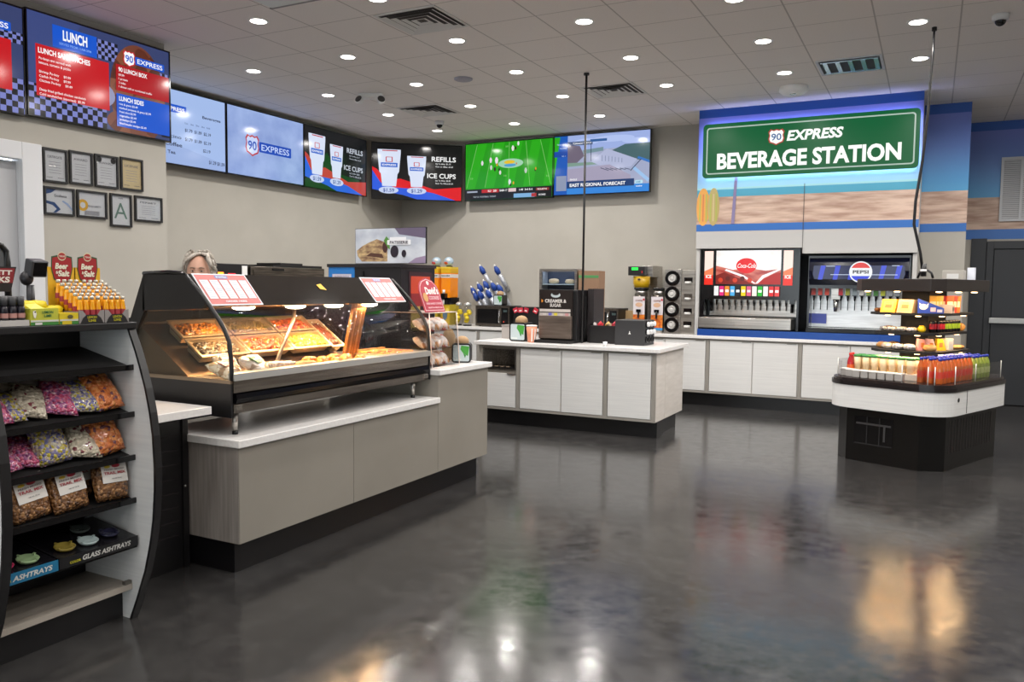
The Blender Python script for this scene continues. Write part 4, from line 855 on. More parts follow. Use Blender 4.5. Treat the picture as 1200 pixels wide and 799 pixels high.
c.ell(.45, .11, .045, .055, M('2a2430', .4)); c.ell(.555, .09, .025, .034, M('2a2430', .4)); c.rrect(.37, .17, .63, .215, .008, M('f0f2f6', .5)); c.rrect(.40, .215, .58, .24, .006, M('f0f2f6', .5)); c.text('PATISSERIE', .5, .18, .026, M('3a3a4a', .5), w=.2, align='c', bold=.03)
c.obj('print', t)
kc = B(); kc.box(-7.78, -7.15, 6.2, 9.6, .1, .88, M('8a8580', .5)); kc.box(-7.78, -7.12, 6.18, 9.62, .88, .92, MSTEEL); kc.box(-7.78, -7.2, 6.2, 9.6, 0, .1, MTOE); tag(kc.obj('kitchen_counter'), 'steel topped kitchen counter along the left wall behind the deli case', 'counter')
def appliance(name, label, cat, y0, y1, z1, art, x1=-7.2, z0=.92, m=None):
    t = thing(name, label, cat, (x1, (y0+y1)/2, z0)); w = (y1-y0)/2
    B().box(-.5, 0, -w, w, .02, z1-z0, m or MBLK).obj('housing', t, bevel=.006)
    for sy in (-1, 1): B().cyl(-.05, sy*(w-.04), 0, .02, .015, MBLK, 10).obj('foot', t)
    art(t, w, z1-z0); return t
def art_led(t, w, h):
    B().box(0, .004, -w+.04, -w+.12, h-.14, h-.10, M('ff8a20', .4, 0, 4)).obj('indicator', t); B().box(0, .004, -w+.19, -w+.30, h-.14, h-.11, M('e02030', .4, 0, 2)).obj('indicator', t)
    B().box(0, .006, w-.1, w-.02, .05, h-.02, MWHITE).obj('door_edge', t)
appliance('hot_water_unit', 'black kitchen appliance with an orange and a red light beside the woman', 'kitchen appliance', 6.62, 7.12, 1.72, art_led)
def art_oven(t, w, h):
    B().box(0, .01, -w+.04, w-.04, .1, h-.04, MSTEELD).obj('door', t); B().tube([(.04, -w+.1, h-.12), (.04, w-.1, h-.12)], .012, MSTEEL).obj('handle', t); B().box(0, .012, -w+.35, -w+.55, h-.05, h-.02, MBLKG).obj('display', t)
appliance('kitchen_oven', 'wide grey steel oven on the kitchen counter behind the deli case', 'oven', 7.16, 8.48, 1.70, art_oven, m=MSTEELD)
b = B(); b.box(-.45, 0, -.45, .45, 0, .03, MBLK); b.box(-.42, -.02, -.3, .1, .03, .055, MBLKM); tag(b.obj('baking_tray', None, loc=(-7.22, 8.0, 1.70)), 'flat black trays stacked on top of the grey oven', 'tray')

# ================================================================== THE WOMAN BEHIND THE CASE
def person(loc, rot):
    t = thing('person', 'grey haired person standing behind the deli case, only forehead and eyes showing', 'person', loc, rot)
    SK = M('c79a84', .55); SH = M('4c4a50', .8)
    me = bpy.data.meshes.new('body')
    J = [((0, 0, .93), .125), ((0, 0, 1.10), .125), ((0, -.0, 1.28), .14), ((0, .01, 1.40), .085), ((0, .0, 1.47), .05), ((0, -.01, 1.52), .05),
         ((.15, 0, 1.38), .06), ((.21, .03, 1.12), .045), ((.215, -.03, .90), .036), ((.21, -.05, .83), .026), ((-.15, 0, 1.38), .06), ((-.21, .03, 1.12), .045), ((-.215, -.03, .90), .036), ((-.21, -.05, .83), .026),
         ((.09, 0, .85), .095), ((.10, .01, .48), .06), ((.10, .03, .09), .042), ((.10, -.08, .04), .035), ((-.09, 0, .85), .095), ((-.10, .01, .48), .06), ((-.10, .03, .09), .042), ((-.10, -.08, .04), .035)]
    Eg = [(0, 1), (1, 2), (2, 3), (3, 4), (4, 5), (2, 6), (6, 7), (7, 8), (8, 9), (2, 10), (10, 11), (11, 12), (12, 13), (0, 14), (14, 15), (15, 16), (16, 17), (0, 18), (18, 19), (19, 20), (20, 21)]
    me.from_pydata([j[0] for j in J], Eg, []); o = bpy.data.objects.new('body', me); COL.objects.link(o)
    o.modifiers.new('skin', 'SKIN'); sd = me.skin_vertices[0].data
    for k, (p, r) in enumerate(J): sd[k].radius = (r, r*.8 if k < 4 else r); sd[k].use_root = (k == 0)
    su = o.modifiers.new('sub', 'SUBSURF'); su.levels = su.render_levels = 2
    dg = bpy.context.evaluated_depsgraph_get(); m2 = bpy.data.meshes.new_from_object(o.evaluated_get(dg)); bpy.data.objects.remove(o)
    # head: one continuous surface with brow, nose, eye hollows, cheeks, mouth and chin
    bm = bmesh.new(); bm.from_mesh(m2)
    n, k = 40, 32; rows = []
    for i in range(k+1):
        th = pi*i/k; row = []
        for j in range(n):
            ph = 2*pi*j/n; x = sin(th)*cos(ph); y = sin(th)*sin(ph); z = cos(th)
            X, Y, Z = x*.075, y*.095, z*.115
            if z < 0: X *= 1-.30*z*z; Y *= 1-.12*z*z
            if y < 0:
                def g(cx, cz, sx, sz): return math.exp(-((x-cx)/sx)**2-((z-cz)/sz)**2)
                Y -= .024*g(0, -.22, .13, .22) + .006*g(0, .22, .5, .10) + .010*g(0, -.62, .25, .08) + .012*g(0, -.9, .3, .14)
                Y += .016*(g(.36, .05, .2, .13)+g(-.36, .05, .2, .13)) + .006*g(0, -.74, .3, .04)
            row.append(bm.verts.new((X, Y-.015, Z+1.60)))
            if i in (0, k): break
        rows.append(row)
    for i in range(k):
        a, c_ = rows[i], rows[i+1]
        for j in range(n):
            q = [a[j % len(a)], a[(j+1) % len(a)], c_[(j+1) % len(c_)], c_[j % len(c_)]]; u = []
            for v in q:
                if v not in u: u.append(v)
            if len(u) > 2:
                f = bm.faces.new(u[::-1])
    bmesh.ops.recalc_face_normals(bm, faces=bm.faces); bm.to_mesh(m2); bm.free()
    m2.materials.clear(); m2.materials.append(SK)
    for p in m2.polygons: p.use_smooth = True
    o = bpy.data.objects.new('body', m2); COL.objects.link(o); o.parent = t
    # clothing follows the body: an inflated copy of torso, arms and legs
    for nm, mat, z0, z1, g in (('shirt', SH, .90, 1.44, .010), ('trousers', M('24242a', .8), .10, .92, .008)):
        bm = bmesh.new(); bm.from_mesh(m2); bm.normal_update()
        for v in bm.verts: v.co += v.normal*g
        bmesh.ops.delete(bm, geom=[v for v in bm.verts if not (z0 < v.co.z < z1) or (nm == 'shirt' and abs(v.co.x) > .15 and v.co.z < .93) or (nm == 'trousers' and abs(v.co.x) > .165 and v.co.z > .7)], context='VERTS')
        m3 = bpy.data.meshes.new(nm); bm.to_mesh(m3); bm.free(); m3.materials.clear(); m3.materials.append(mat); c3 = bpy.data.objects.new(nm, m3); COL.objects.link(c3); c3.parent = t
    for sx in (-1, 1):
        b = B(); b.sph(sx*.028, -.092, 1.607, .012, M('c9bdb4', .3), 1, .7, .5, 14, 10); b.sph(sx*.028, -.0985, 1.6065, .0052, M('3a3430', .2), 1, .5, .95); b.sph(sx*.028, -.0925, 1.613, .013, SK, 1.1, .75, .5, 14, 8); b.obj('eye', t)
        b = B(); b.tube([(sx*.012, -.108, 1.626), (sx*.028, -.111, 1.631), (sx*.046, -.103, 1.626)], .0035, M('8a7462', .8), 6); b.obj('eyebrow', t)
        b = B(); b.sph(sx*.077, -.0, 1.59, .03, SK, .3, .6, 1); b.obj('ear', t)
        hb_ = B(); cx, cy, cz = sx*.208, -.055, .80
        hb_.sph(cx, cy, cz, .038, SK, .45, 1.0, 1.15)
        for q in range(4): ln = (.055, .065, .062, .05)[q]; fy = cy-.027+.018*q; hb_.tube([(cx, fy, cz-.03), (cx-sx*.004, fy, cz-.035-ln*.5), (cx-sx*.018, fy, cz-.04-ln)], .008, SK, 8, [.0085, .008, .006])
        hb_.tube([(cx, cy-.028, cz+.01), (cx-sx*.008, cy-.052, cz-.012), (cx-sx*.014, cy-.06, cz-.042)], .009, SK, 8, [.011, .009, .007]); hb_.obj('hand', t)
        B().sph(sx*.10, -.05, .045, .05, MBLK, .9, 2.3, .85).obj('shoe', t)
    b = B(); b.box(-.022, .022, -.108, -.104, 1.538, 1.546, M('a8685e', .5)); b.obj('mouth', t)
    # short wavy grey hair: cap of clumps, parted, ears half covered
    HR = noisy('grey_hair', '6f6458', 'b5aca0', (90, 90, 25), .6, detail=8, bump=.6); HR2 = noisy('grey_hair_light', '94897c', 'cdc6bc', (90, 90, 25), .6, detail=8, bump=.6)
    r = random.Random(4); b = B()
    b.sph(0, .022, 1.63, .1, HR, .90, 1.0, .98, 22, 14)
    for k in range(150):
        a = r.uniform(-pi*.98, pi*.98); a = r.uniform(-.35, pi+.35); zz = r.uniform(-.08, .10); rad = .094*math.sqrt(max(.12, 1-(zz/.125)**2))
        x = rad*cos(a)*.95; y = .018+rad*sin(a)*1.08; z = 1.635+zz
        b.tube([(x*.88, y*.9, z+.02), (x*1.1, y*1.08, z+.006), (x*1.16+.006*r.random(), y*1.12, z-.018), (x*1.05, y*1.05, z-.038)], .012, HR2 if r.random() < .45 else HR, 6, [.006, .013, .012, .004])
    for k in range(30):      # side parting: strands sweep from the crown down both sides, forehead left open
        u = k/29; sd = -1 if k % 2 else 1; fx = .02+sd*u*.02
        b.tube([(.02, .03-.06*u, 1.728), (.02+sd*.04, -.03-.035*u, 1.722-.006*u), (.0+sd*.072, -.055-.025*u, 1.69-.012*u), (sd*.088, -.058-.012*u, 1.648-.01*u), (sd*.09, -.045, 1.61)], .01, HR2 if k % 3 else HR, 6, [.009, .012, .012, .010, .004])
    b.obj('hair', t, fix=False)
    return t
pp = person((-4.37, 3.88, 0), math.atan2(3.88, -4.37)-pi/2-.12); pp.scale = (.98, .98, .98)

# ================================================================== DRINK MACHINES UNDER THE SOFFIT
# --- red soda machine
t = thing('soda_fountain', 'tall steel soda machine with a red and white lit cola screen', 'soda machine', (-2.03, 10.62, .985))
b = B(); b.box(-.60, .60, -.28, .40, .38, 1.005, MBLKG); b.box(-.60, .60, -.0, .40, .0, .38, MBLKG); b.box(-.60, -.555, -.28, 0, .06, .38, MBLKG); b.box(.575, .60, -.28, 0, .0, .38, MBLKG); b.obj('cabinet', t)
b = B(); b.box(-.53, .56, -.06, -.0, .17, .40, MSTEEL); b.obj('splash_panel', t)
b = B(); b.box(-.595, .53, -.36, -.02, .015, .15, MSTEEL); b.obj('drip_tray', t, bevel=.006); b = B(); b.box(-.56, .50, -.34, -.04, .15, .156, MSTEELD); b.obj('drip_grid', t)
MCOLA = noisy('cola_screen_art', 'b01a14', 'e8806a', (3, 3, 9), .12, detail=9, ns=2)
MCOLA2 = noisy('cola_screen_sky', 'f4e6df', 'ffffff', (3, 3, 5), .12, detail=6, ns=2)
for _m, _e in ((MCOLA, .85), (MCOLA2, 1.0)):
    nt = _m.node_tree; b_ = nt.nodes['Principled BSDF']; lk = b_.inputs['Base Color'].links[0].from_socket; nt.links.new(lk, b_.inputs['Emission Color']); b_.inputs['Emission Strength'].default_value = _e; nt.links.remove(b_.inputs['Base Color'].links[0]); b_.inputs['Base Color'].default_value = (.01, .01, .01, 1)
c = Cv((-.60, -.281, 0), (1, 0, 0), (0, 0, 1), lay=.0008)
S2 = lambda k: M(k, .12, 0, 1.15, .3)
c.rect(.19, .57, .98, .99, MCOLA2); c.poly([(.19, .57), (.98, .57), (.98, .76), (.8, .74), (.6, .77), (.4, .75), (.19, .80)], MCOLA)
c.poly([(.19, .57), (.19, .68), (.30, .72), (.44, .66), (.60, .60), (.66, .57)], S2('7a1a12')); c.poly([(.70, .57), (.78, .64), (.9, .7), (.98, .72), (.98, .57)], S2('a8140f'))
for a in ([(.3, .74), (.52, .66), (.66, .58), (.69, .58), (.54, .68), (.32, .76)], [(.68, .58), (.76, .68), (.98, .77), (.98, .75), (.78, .65), (.71, .58)]): c.poly(a, S2('f4efee'))
for k in range(5): c.ell(.25+.09*k, .62+.02*(k % 2), .03, .03, S2('5a1510' if k % 2 else 'c83a20'), n=12, up=(k == 0))
c.ell(.565, .80, .125, .095, S2('d8101a')); c.text('Coca-Cola', .565, .775, .055, S2('fff4f0'), w=.225, align='c', bold=.01, shear=.25)
for u in (.045, 1.01):
    c.rect(u, .56, u+.11, .985, S2('f8d8cc')); c.rect(u, .56, u+.11, .68, S2('e02818')); c.poly([(u, .68), (u+.11, .68), (u+.11, .78), (u, .73)], S2('ee7a50')); c.text('ICE', u+.055, .645, .04, S2('fff8f0'), w=.07, align='c', bold=.03)
cl = ['e8e4e0', 'd82a78', 'e88a30', '4aa8dc', '1a1c22', 'e8c818', 'd85a80', 'ece8d8', '28b030', 'efe9e2', 'd8242c', 'e04040']
for k, cc in enumerate(cl): u = .175+k*.0675; c.rrect(u, .425, u+.056, .545, .006, S2(cc)); c.rect(u+.008, .47, u+.048, .50, S2('ffffff' if k % 3 else 'dddddd'))
c.obj('lit_front', t)
for k in range(12):
    x = -.43+.078*k; b = B(); b.box(x-.012, x+.012, -.12, -.06, .34, .375, MBLKG); b.tube([(x, -.115, .345), (x, -.115, .30)], .009, MBLKG, 8, [.012, .008]); b.tube([(x, -.095, .33), (x, -.10, .245)], .006, MBLK, 6); b.obj('nozzle', t)
for x in (-.50, .50): b = B(); b.box(x-.03, x+.03, -.14, -.06, .33, .385, MBLKG); b.tube([(x, -.12, .34), (x, -.13, .22)], .018, MBLKG, 8); b.obj('ice_chute', t)
# --- blue soda machine
t = thing('soda_fountain', 'wide soda machine with a dark blue cola header and bright steel back', 'soda machine', (-.78, 10.66, .985))
b = B(); b.box(-.56, .555, -.26, .40, .53, .92, MBLKG); b.box(-.56, .555, .05, .40, .0, .53, MBLKG); b.box(-.56, -.535, -.26, .05, .0, .53, MBLKG); b.box(.53, .555, -.26, .05, 0, .53, MBLKG); b.obj('cabinet', t)
b = B(); b.box(-.535, .53, -.02, .05, .06, .53, noisy('bright_steel', 'd8d8d8', 'f0f0f0', (3, 3, 40), .3, .6)); b.obj('splash_panel', t)
b = B(); b.box(-.56, .555, -.34, -.02, .0, .055, MBLKG); b.obj('drip_tray', t, bevel=.006)
# curved header, convex towards the shopper
pts = [(-.20, .56), (-.26, .57), (-.315, .64), (-.335, .74), (-.315, .84), (-.28, .89), (-.20, .90)]
b = B(); b.prism(pts, -.545, .54, M('0c1024', .12, 0, 0, .5, .5), 'x'); b.obj('header', t)
c = Cv((-.50, -.338, .0), (1, 0, 0), (0, 0, 1), lay=.0008)
NB = lambda k: M(k, .1, 0, .9, .4)
c.poly([(.02, .64), (.98, .64), (1.0, .70), (.99, .80), (.01, .80), (0, .70)], NB('0e1648'))
for k in range(6): u = .06+.165*k; c.poly([(u, .635), (u+.05, .635), (u+.085, .80), (u+.03, .80)], NB('2a3fd0'))
for u, v, w_ in ((.15, .79, .1), (.86, .795, .08), (.2, .69, .22), (.62, .69, .3)): c.rect(u, v, u+w_, v+.006, NB('d8e4ff'))
c.ell(.53, .725, .125, .125, M('f2f4f6', .2, 0, .9)); n = 24
def cap(a0, a1, yv, m): c.poly([(.53+.110*cos(a0+(a1-a0)*i/n), .725+.110*sin(a0+(a1-a0)*i/n)) for i in range(n+1)], m)
cap(radians(25), radians(155), 0, M('e2302a', .2, 0, .9)); cap(radians(205), radians(335), 0, M('1f36d8', .2, 0, .9))
c.text('PEPSI', .53, .708, .038, M('15161a', .3), w=.17, align='c', bold=.03)
c.obj('header_badge', t)
vc = ['a83028', 'c03a30', 'c84434', '88949a', 'c02838', '9aa030', '8c9aa0', 'c9c9c4', '7a9a3a', '3a7a2a', 'a8b028', '9aa0a6', '8c8f96', 'c83038']
for k in range(14):
    if k == 3: continue
    x = -.50+.077*k; b = B(); b.box(x-.026, x+.026, -.20, -.06, .44, .54, MBLKG); b.tube([(x, -.14, .445), (x, -.14, .38)], .012, MBLKG, 8, [.017, .008]); b.tube([(x, -.11, .43), (x, -.125, .27)], .006, MBLK, 6)
    v = b.obj('valve', t); B().box(x-.024, x+.024, -.204, -.2, .45, .53, M(vc[k], .4)).obj('flavour_label', v)
b = B(); b.box(-.30, -.20, -.16, -.02, .40, .56, MSTEEL); b.tube([(-.25, -.12, .41), (-.25, -.14, .25)], .03, MCHROME, 12, [.035, .02]); b.obj('ice_chute', t)
b = B(); b.box(-.53, -.36, -.06, -.02, .10, .22, M('4a58a8', .5)); b.obj('instruction_card', t)
# ================================================================== THINGS ON THE BACK COUNTER
# cup and lid tower
t = thing('cup_dispenser', 'tall steel dispenser with four round cup tubes and a lid column', 'cup dispenser', (-2.925, 10.62, .9))
b = B(); b.box(-.20, .02, -.21, .36, .0, .84, MSTEEL); b.box(.02, .20, -.19, .36, 0, .83, noisy('steel_column', '9a958e', 'bdb8b0', (2, 2, 30), .3, .8)); b.obj('body', t, bevel=.004)
for k in range(4):
    z = .115+.203*k
    b = B(); b.ring(-.09, -.235, z, .066, .098, .025, MBLKG, 28, axis=1); b.obj('tube_ring', t)
    b = B(); b.X = Matrix.Translation((-.09, -.22, z)) @ Matrix.Rotation(pi/2, 4, 'X'); b.lathe([(.066, -.01), (.066, .0)], MBLK, n=24); b.lathe([(.054, .0), (.046, .05), (.042, .05), (.040, .035), (.026, .035), (.024, .047), (.015, .05)], M('c4c2bf', .3), n=24); b.obj('cup_base', t)
for k, (z, m_) in enumerate(((.70, MBLKG), (.49, MSTEELD), (.30, MBLKG), (.13, MBLKG))):
    b = B(); b.box(.055, .165, -.192, -.188, z-.03, z+.035, m_); b.obj('lid_slot', t); b = B(); b.X = Matrix.Translation((.11, -.2, z-.045)); b.lathe([(.04, 0), (.045, .02), (.04, .03)], M('e2e0dc', .4), n=16); b.obj('lid', t)
# coffee brewer with airpots
def airpot(loc, label, grp):
    t = thing('coffee_airpot', label, 'coffee dispenser', loc, 0, grp)
    b = B(); b.cyl(0, 0, 0, .06, .085, MSTEEL, 24); b.cyl(0, 0, .06, .50, .088, MSTEELD, 24); b.cyl(0, 0, .50, .57, .086, MSTEEL, 24, .08); b.obj('body', t)
    B().cyl(0, 0, .57, .60, .10, MBLKG, 24).obj('lid', t)
    c = Cv((-.08, -.0905, .07), (1, 0, 0), (0, 0, 1)); c.rect(0, .08, .16, .41, M('d4cdd0', .4)); c.rect(0, 0, .16, .17, noisy('coffee_beans_print', 'b03a14', 'e08a30', (30, 30, 30), .4)); c.rect(0, -.03, .16, 0, M('3a8ac0', .4)); c.ell(.08, .30, .05, .03, M('cfa88a', .4)); c.ell(.145, .37, .014, .014, M('c02838', .4)); c.text('COFFEE', .08, .345, .022, M('7a3a2a', .4), w=.1, align='c'); c.obj('label_print', t)
    b = B(); b.box(-.03, .03, -.12, -.085, .27, .31, MBLKG); b.tube([(0, -.11, .28), (0, -.115, .19)], .014, MBLKG, 8); b.obj('tap', t); return t
airpot((-3.47, 10.50, .9), 'left steel coffee dispenser standing under the brewer', None); airpot((-3.215, 10.48, .9), 'right steel coffee dispenser beside the round cup tubes', None)
t = thing('coffee_brewer', 'tall coffee brewer with green display and yellow filter basket', 'coffee brewer', (-3.46, 10.78, .9))
b = B(); b.box(-.13, .13, -.02, .2, 0, .89, MSTEEL); b.box(-.02, .13, -.26, -.02, .74, .89, MSTEEL); b.obj('column', t, bevel=.004)
b = B(); b.box(-.17, .06, -.38, -.02, .76, .88, MBLK); b.obj('control_head', t, bevel=.006); B().box(-.12, -.03, -.383, -.38, .83, .865, M('28d848', .3, 0, 2.0)).obj('display', t); B().box(.02, .03, -.383, -.38, .79, .82, M('d02028', .4)).obj('switch', t)
b = B(); b.lathe([(.10, .60), (.115, .66), (.115, .75)], M('c9a010', .3, 0, 0, .5, .5), c=(-.02, -.25, 0), n=24); b.obj('filter_basket', t); b = B(); b.box(-.03, .0, -.39, -.30, .70, .72, MBLK); b.obj('basket_handle', t)
tag(B().box(-.07, .07, -.05, .05, 0, .28, M('a88c62', .7)).obj('cardboard_box', None, loc=(-3.70, 10.75, .9)), 'brown cardboard box beside the coffee brewer', 'box')
# microwaves
def microwave(loc, w, h, d, label):
    t = thing('microwave', label, 'microwave', loc)
    b = B(); b.box(-w/2, w/2, 0, d, .012, h, MBLK); b.obj('housing', t, bevel=.004); B().box(-w/2, w/2, -.018, 0, .012, h, MSTEELD).obj('front', t)
    b = B(); b.box(-w/2+.03, w*.18, -.022, -.018, .05, h-.05, MBLKG); b.obj('window', t); b = B(); b.box(w*.27, w/2-.02, -.022, -.018, .04, h-.03, MBLKG); b.box(w*.33, w*.44, -.024, -.022, h-.09, h-.06, M('3a4a4a', .3)); b.box(w*.33, w*.36, -.024, -.022, .07, .09, M('c04030', .4)); b.obj('control_panel', t)
    b = B(); b.tube([(w*.225, -.02, .06), (w*.225, -.045, .08), (w*.225, -.045, h-.08), (w*.225, -.02, h-.06)], .009, MCHROME); b.obj('handle', t)
    for a in (-1, 1): B().cyl(a*(w/2-.04), .05, 0, .012, .012, MBLK, 8).obj('foot', t)
microwave((-5.70, 10.42, .9), .56, .31, .38, 'steel front microwave on the back counter in the corner')
microwave((-4.02, 10.42, .9), .52, .31, .4, 'dark microwave with bright handle behind the condiment organizer')
t = napkin('napkin_dispenser', 'napkin dispenser with leaf picture standing on the corner microwave', (-5.66, 10.5, 1.21), 0, 1.05)
# black bins with pods behind the island
t = thing('stir_stick_caddy', 'black caddy with red and white packets between microwave and creamer machine', 'caddy', (-5.05, 10.55, .9))
b = B(); b.box(-.32, .30, -.1, .2, 0, .30, MBLK); b.obj('bin', t)
for k, (x, c_) in enumerate(((-.27, 'b8283c'), (-.20, 'c83a4a'), (-.12, 'b02038'), (.02, 'c02c3c'))):
    b = B(); b.X = Matrix.Translation((x, -.12, .22)) @ Matrix.Rotation(.3*k-.4, 4, 'Y'); b.box(-.035, .035, 0, .015, -.0, .07, M(c_, .5)); b.box(-.02, .02, -.001, 0, .02, .035, MWHITE); b.obj('packet', t)
# frozen juice dispensers
def juice(x, label, c1):
    t = thing('juice_dispenser', label, 'drink dispenser', (x, 10.6, .9)); t.scale = (1, 1, .915)
    b = B(); b.box(-.08, .08, -.12, .15, .0, .34, M('c8b030', .4)); b.box(-.085, .085, -.13, .15, .34, .45, MBLKG); b.obj('base', t)
    c = Cv((-.09, -.121, 0), (1, 0, 0), (0, 0, 1)); c.rect(.015, .02, .165, .32, M('d9b428', .4)); c.ell(.09, .16, .04, .08, M('6a86a0', .4)); c.ell(.13, .24, .03, .04, M('e8d060', .4)); c.obj('base_print', t)
    b = B(); b.prism(rr(-.08, .45, .08, .90, .02), -.10, .12, M('ee8a14', .12, 0, .12, .5, .5), 'y'); b.obj('tank', t)
    b = B(); b.box(-.083, .083, -.105, .125, .86, .93, M('e2b018', .4)); b.box(-.083, .083, -.106, .125, .78, .84, M('e8e2da', .4)); b.box(-.083, .083, -.107, .125, .93, .96, M('e8c840', .4)); b.obj('header_band', t)
    c = Cv((-.09, -.1075, .79), (1, 0, 0), (0, 0, 1)); c.text('SUN DEW', .09, .008, .028, MBLK, w=.15, align='c', bold=.03); c.obj('lettering', t)
    b = B(); b.cyl(0, 0, .96, .98, .05, MBLK); b.sph(0, -.02, 1.05, .075, M('a8bccb', .2), n=20, k=12); b.sph(-.01, -.06, 1.03, .048, M(c1, .3), 1, .8, .7); b.sph(.02, -.07, 1.07, .03, M('ece8e2', .3)); b.obj('globe', t)
    b = B(); b.box(-.03, .03, -.2, -.10, .42, .52, MBLKG); b.cyl(0, -.16, .52, .58, .02, MWHITE, 12); b.cyl(0, -.17, .34, .43, .016, MWHITE, 12); b.obj('tap', t)
juice(-6.56, 'orange juice dispenser with a round globe on top, right one of two', 'c8502a'); juice(-6.78, 'juice dispenser half hidden behind the black cabinet, only its globe clear', 'c84848')
# glass jar with lemons
def lemonjar(x, y, label, s=1):
    t = thing('lemon_jar', label, 'jar', (x, y, .9)); b = B(); b.lathe([(.07*s, .02), (.085*s, .05), (.085*s, .22), (.05*s, .27), (.05*s, .30)], MGLASSY, n=20); b.obj('jar', t); B().lathe([(.055*s, .30), (.055*s, .33), (.02, .35)], M('c8cac8', .3, .6), n=16).obj('lid', t); B().lathe([(.06*s, 0), (.07*s, .02)], MBLK, n=16).obj('foot', t)
    b = B(); r = random.Random(3)
    for k in range(7): b.sph(.035*r.uniform(-1, 1), .035*r.uniform(-1, 1), .07+.024*k, .034, M('e8cc20', .4), 1.1, 1, .9, 10, 6)
    o = b.obj('lemons'); o.location = (x, y, .9); tag(o, 'yellow lemons inside the %s' % ('larger glass jar' if s == 1 else 'smaller glass jar'), 'fruit', kind='stuff')
lemonjar(-6.13, 10.42, 'larger glass jar of lemons beside the corner microwave'); lemonjar(-6.33, 10.50, 'smaller glass jar of lemons nearer the juice dispensers', .8)
# fan of blue cups
cups = thing('cup_rack', 'grey rack holding a fan of slanted tubes with blue cups', 'rack', (-5.98, 10.96, .9))
b = B(); b.box(-.28, .22, -.05, .08, 0, .03, MALU)
for x in (-.25, .0, .19): b.box(x, x+.02, .03, .05, .03, .6, MALU)
b.obj('stand', cups)
tubes = [(-.16, .83, .0), (.07, .83, .05), (-.30, .50, -.02), (-.17, .56, -.05), (-.05, .60, -.08), (-.13, .45, -.1), (.07, .58, -.05), (.16, .55, -.02), (.02, .47, -.12), (-.24, .42, -.05)]
for k, (x, z, y) in enumerate(tubes):
    dx, dz = .12, -.30
    b = B(); b.tube([(x+.02, y-.05, z-.05), (x+dx, y+.07, z+dz)], .034, M('b8bcc4', .3, .4), 14, cap=True); b.obj('tube', cups)
    t = thing('blue_cup', 'blue paper cup in the slanted rack, %s' % ('upper left' if k == 0 else 'upper right' if k == 1 else '%s of the lower bunch from the left' % ORD[(0, 0, 0, 2, 4, 3, 6, 7, 5, 1)[k]]), 'cup', (-5.98+x-.005, 10.96+y-.08, .9+z-.0), 0, 'blue cups in the slanted rack')
    b = B(); b.tube([(-.02, -.03, .07), (.0, 0, .01), (.022, .025, -.045)], .04, M('23479a', .4), 14, [.018, .043, .036]); b.tube([(-.028, -.04, .095), (-.019, -.028, .068)], .02, MWHITE, 10, [.006, .02]); b.obj('cup', t)

# ================================================================== THINGS ON THE COFFEE ISLAND
t = thing('creamer_machine', 'brown and black creamer and sugar dispenser on the island', 'creamer dispenser', (-3.555, 7.92, .9))
w = .195; b = B(); b.box(-w-.0, w+.04, .0, .55, .03, .565, MBLK); b.obj('cabinet', t, bevel=.004); b = B(); b.box(-w-.02, w+.02, -.12, .5, 0, .03, MBLK); b.obj('base', t)
b = B(); b.box(-w+.01, w-.01, -.05, 0, .045, .29, noisy('bronze_door', '6a5e56', '8a7c72', (3, 3, 30), .35, .6)); b.obj('lower_door', t, bevel=.003)
b = B(); b.box(-w+.005, w-.005, -.03, 0, .29, .565, M('241e1c', .3)); b.obj('upper_panel', t)
c = Cv((-w, -.0305, .0), (1, 0, 0), (0, 0, 1)); cw = M('d8d4d0', .4); c.text('CREAMER &', w, .43, .035, cw, w=.25, align='c', bold=.03); c.text('SUGAR', w, .385, .034, cw, w=.13, align='c', bold=.03); c.ell(w, .51, .055, .028, M('b8c4c8', .4)); c.ell(w, .525, .04, .018, M('241e1c', .4)); c.poly([(.03, .43), (.045, .43), (.05, .45), (.03, .465)], M('d88a30', .4))
c.rect(.01, .33, 2*w-.02, .36, M('c8c0ba', .4)); c.rect(.01, .29, 2*w-.02, .32, M('b8b0ac', .4))
for k, cc in enumerate(('c8c0ba', '6a6ac0', 'd8c840', 'c8c0ba', 'c89090')): c.rect(.05+k*.065, .292, .09+k*.065, .318, M(cc, .4))
c.obj('front_print', t)
for k in range(5): B().cyl(-.14+.07*k, -.025, .265, .29, .01, MSTEEL, 8).obj('spout', t)
b = B(); b.box(w+.04, w+.044, .12, .16, .36, .44, MWHITE); b.box(w+.04, w+.044, .22, .26, .05, .5, MBLKM); b.tube([(w+.05, .3, .06), (w+.05, .3, .24)], .008, MWHITE, 8); b.obj('side_fittings', t)
B().box(w+.06, w+.13, .25, .55, 0, .58, M('2a2526', .4)).obj('side_tower', t)
# glass fronted display box behind
t = thing('glass_pastry_case', 'steel framed glass box holding pastries, right behind the creamer machine', 'display case', (-3.80, 8.50, .9))
b = B()
for x in (-.235, .205): b.box(x, x+.03, -.012, .018, 0, .80, MSTEEL)
b.box(-.205, .205, -.012, .018, .77, .80, MSTEEL); b.box(-.205, .205, -.012, .018, .0, .50, MSTEELD); b.obj('frame', t)
b = B(); b.box(-.235, .235, .018, .21, 0, .5, MSTEELD); b.box(-.235, .235, .018, .21, .785, .80, MSTEEL); b.box(-.235, .235, .2, .21, .5, .785, M('5a6478', .3)); b.box(-.235, -.225, .018, .2, .5, .785, M('c4ccd4', .3)); b.box(.225, .235, .018, .2, .5, .785, M('8a6f58', .3)); b.box(-.225, .225, .018, .2, .62, .63, M('b8d0dc', .3)); b.obj('body', t)
B().box(-.205, .205, -.004, .0, .51, .77, MGLASSY).obj('glass', t)
la = B(); la.box(-.2, .2, .05, .09, .775, .782, M('dce8ff', .4, 0, 5)); la.obj('lamp_strip', t)
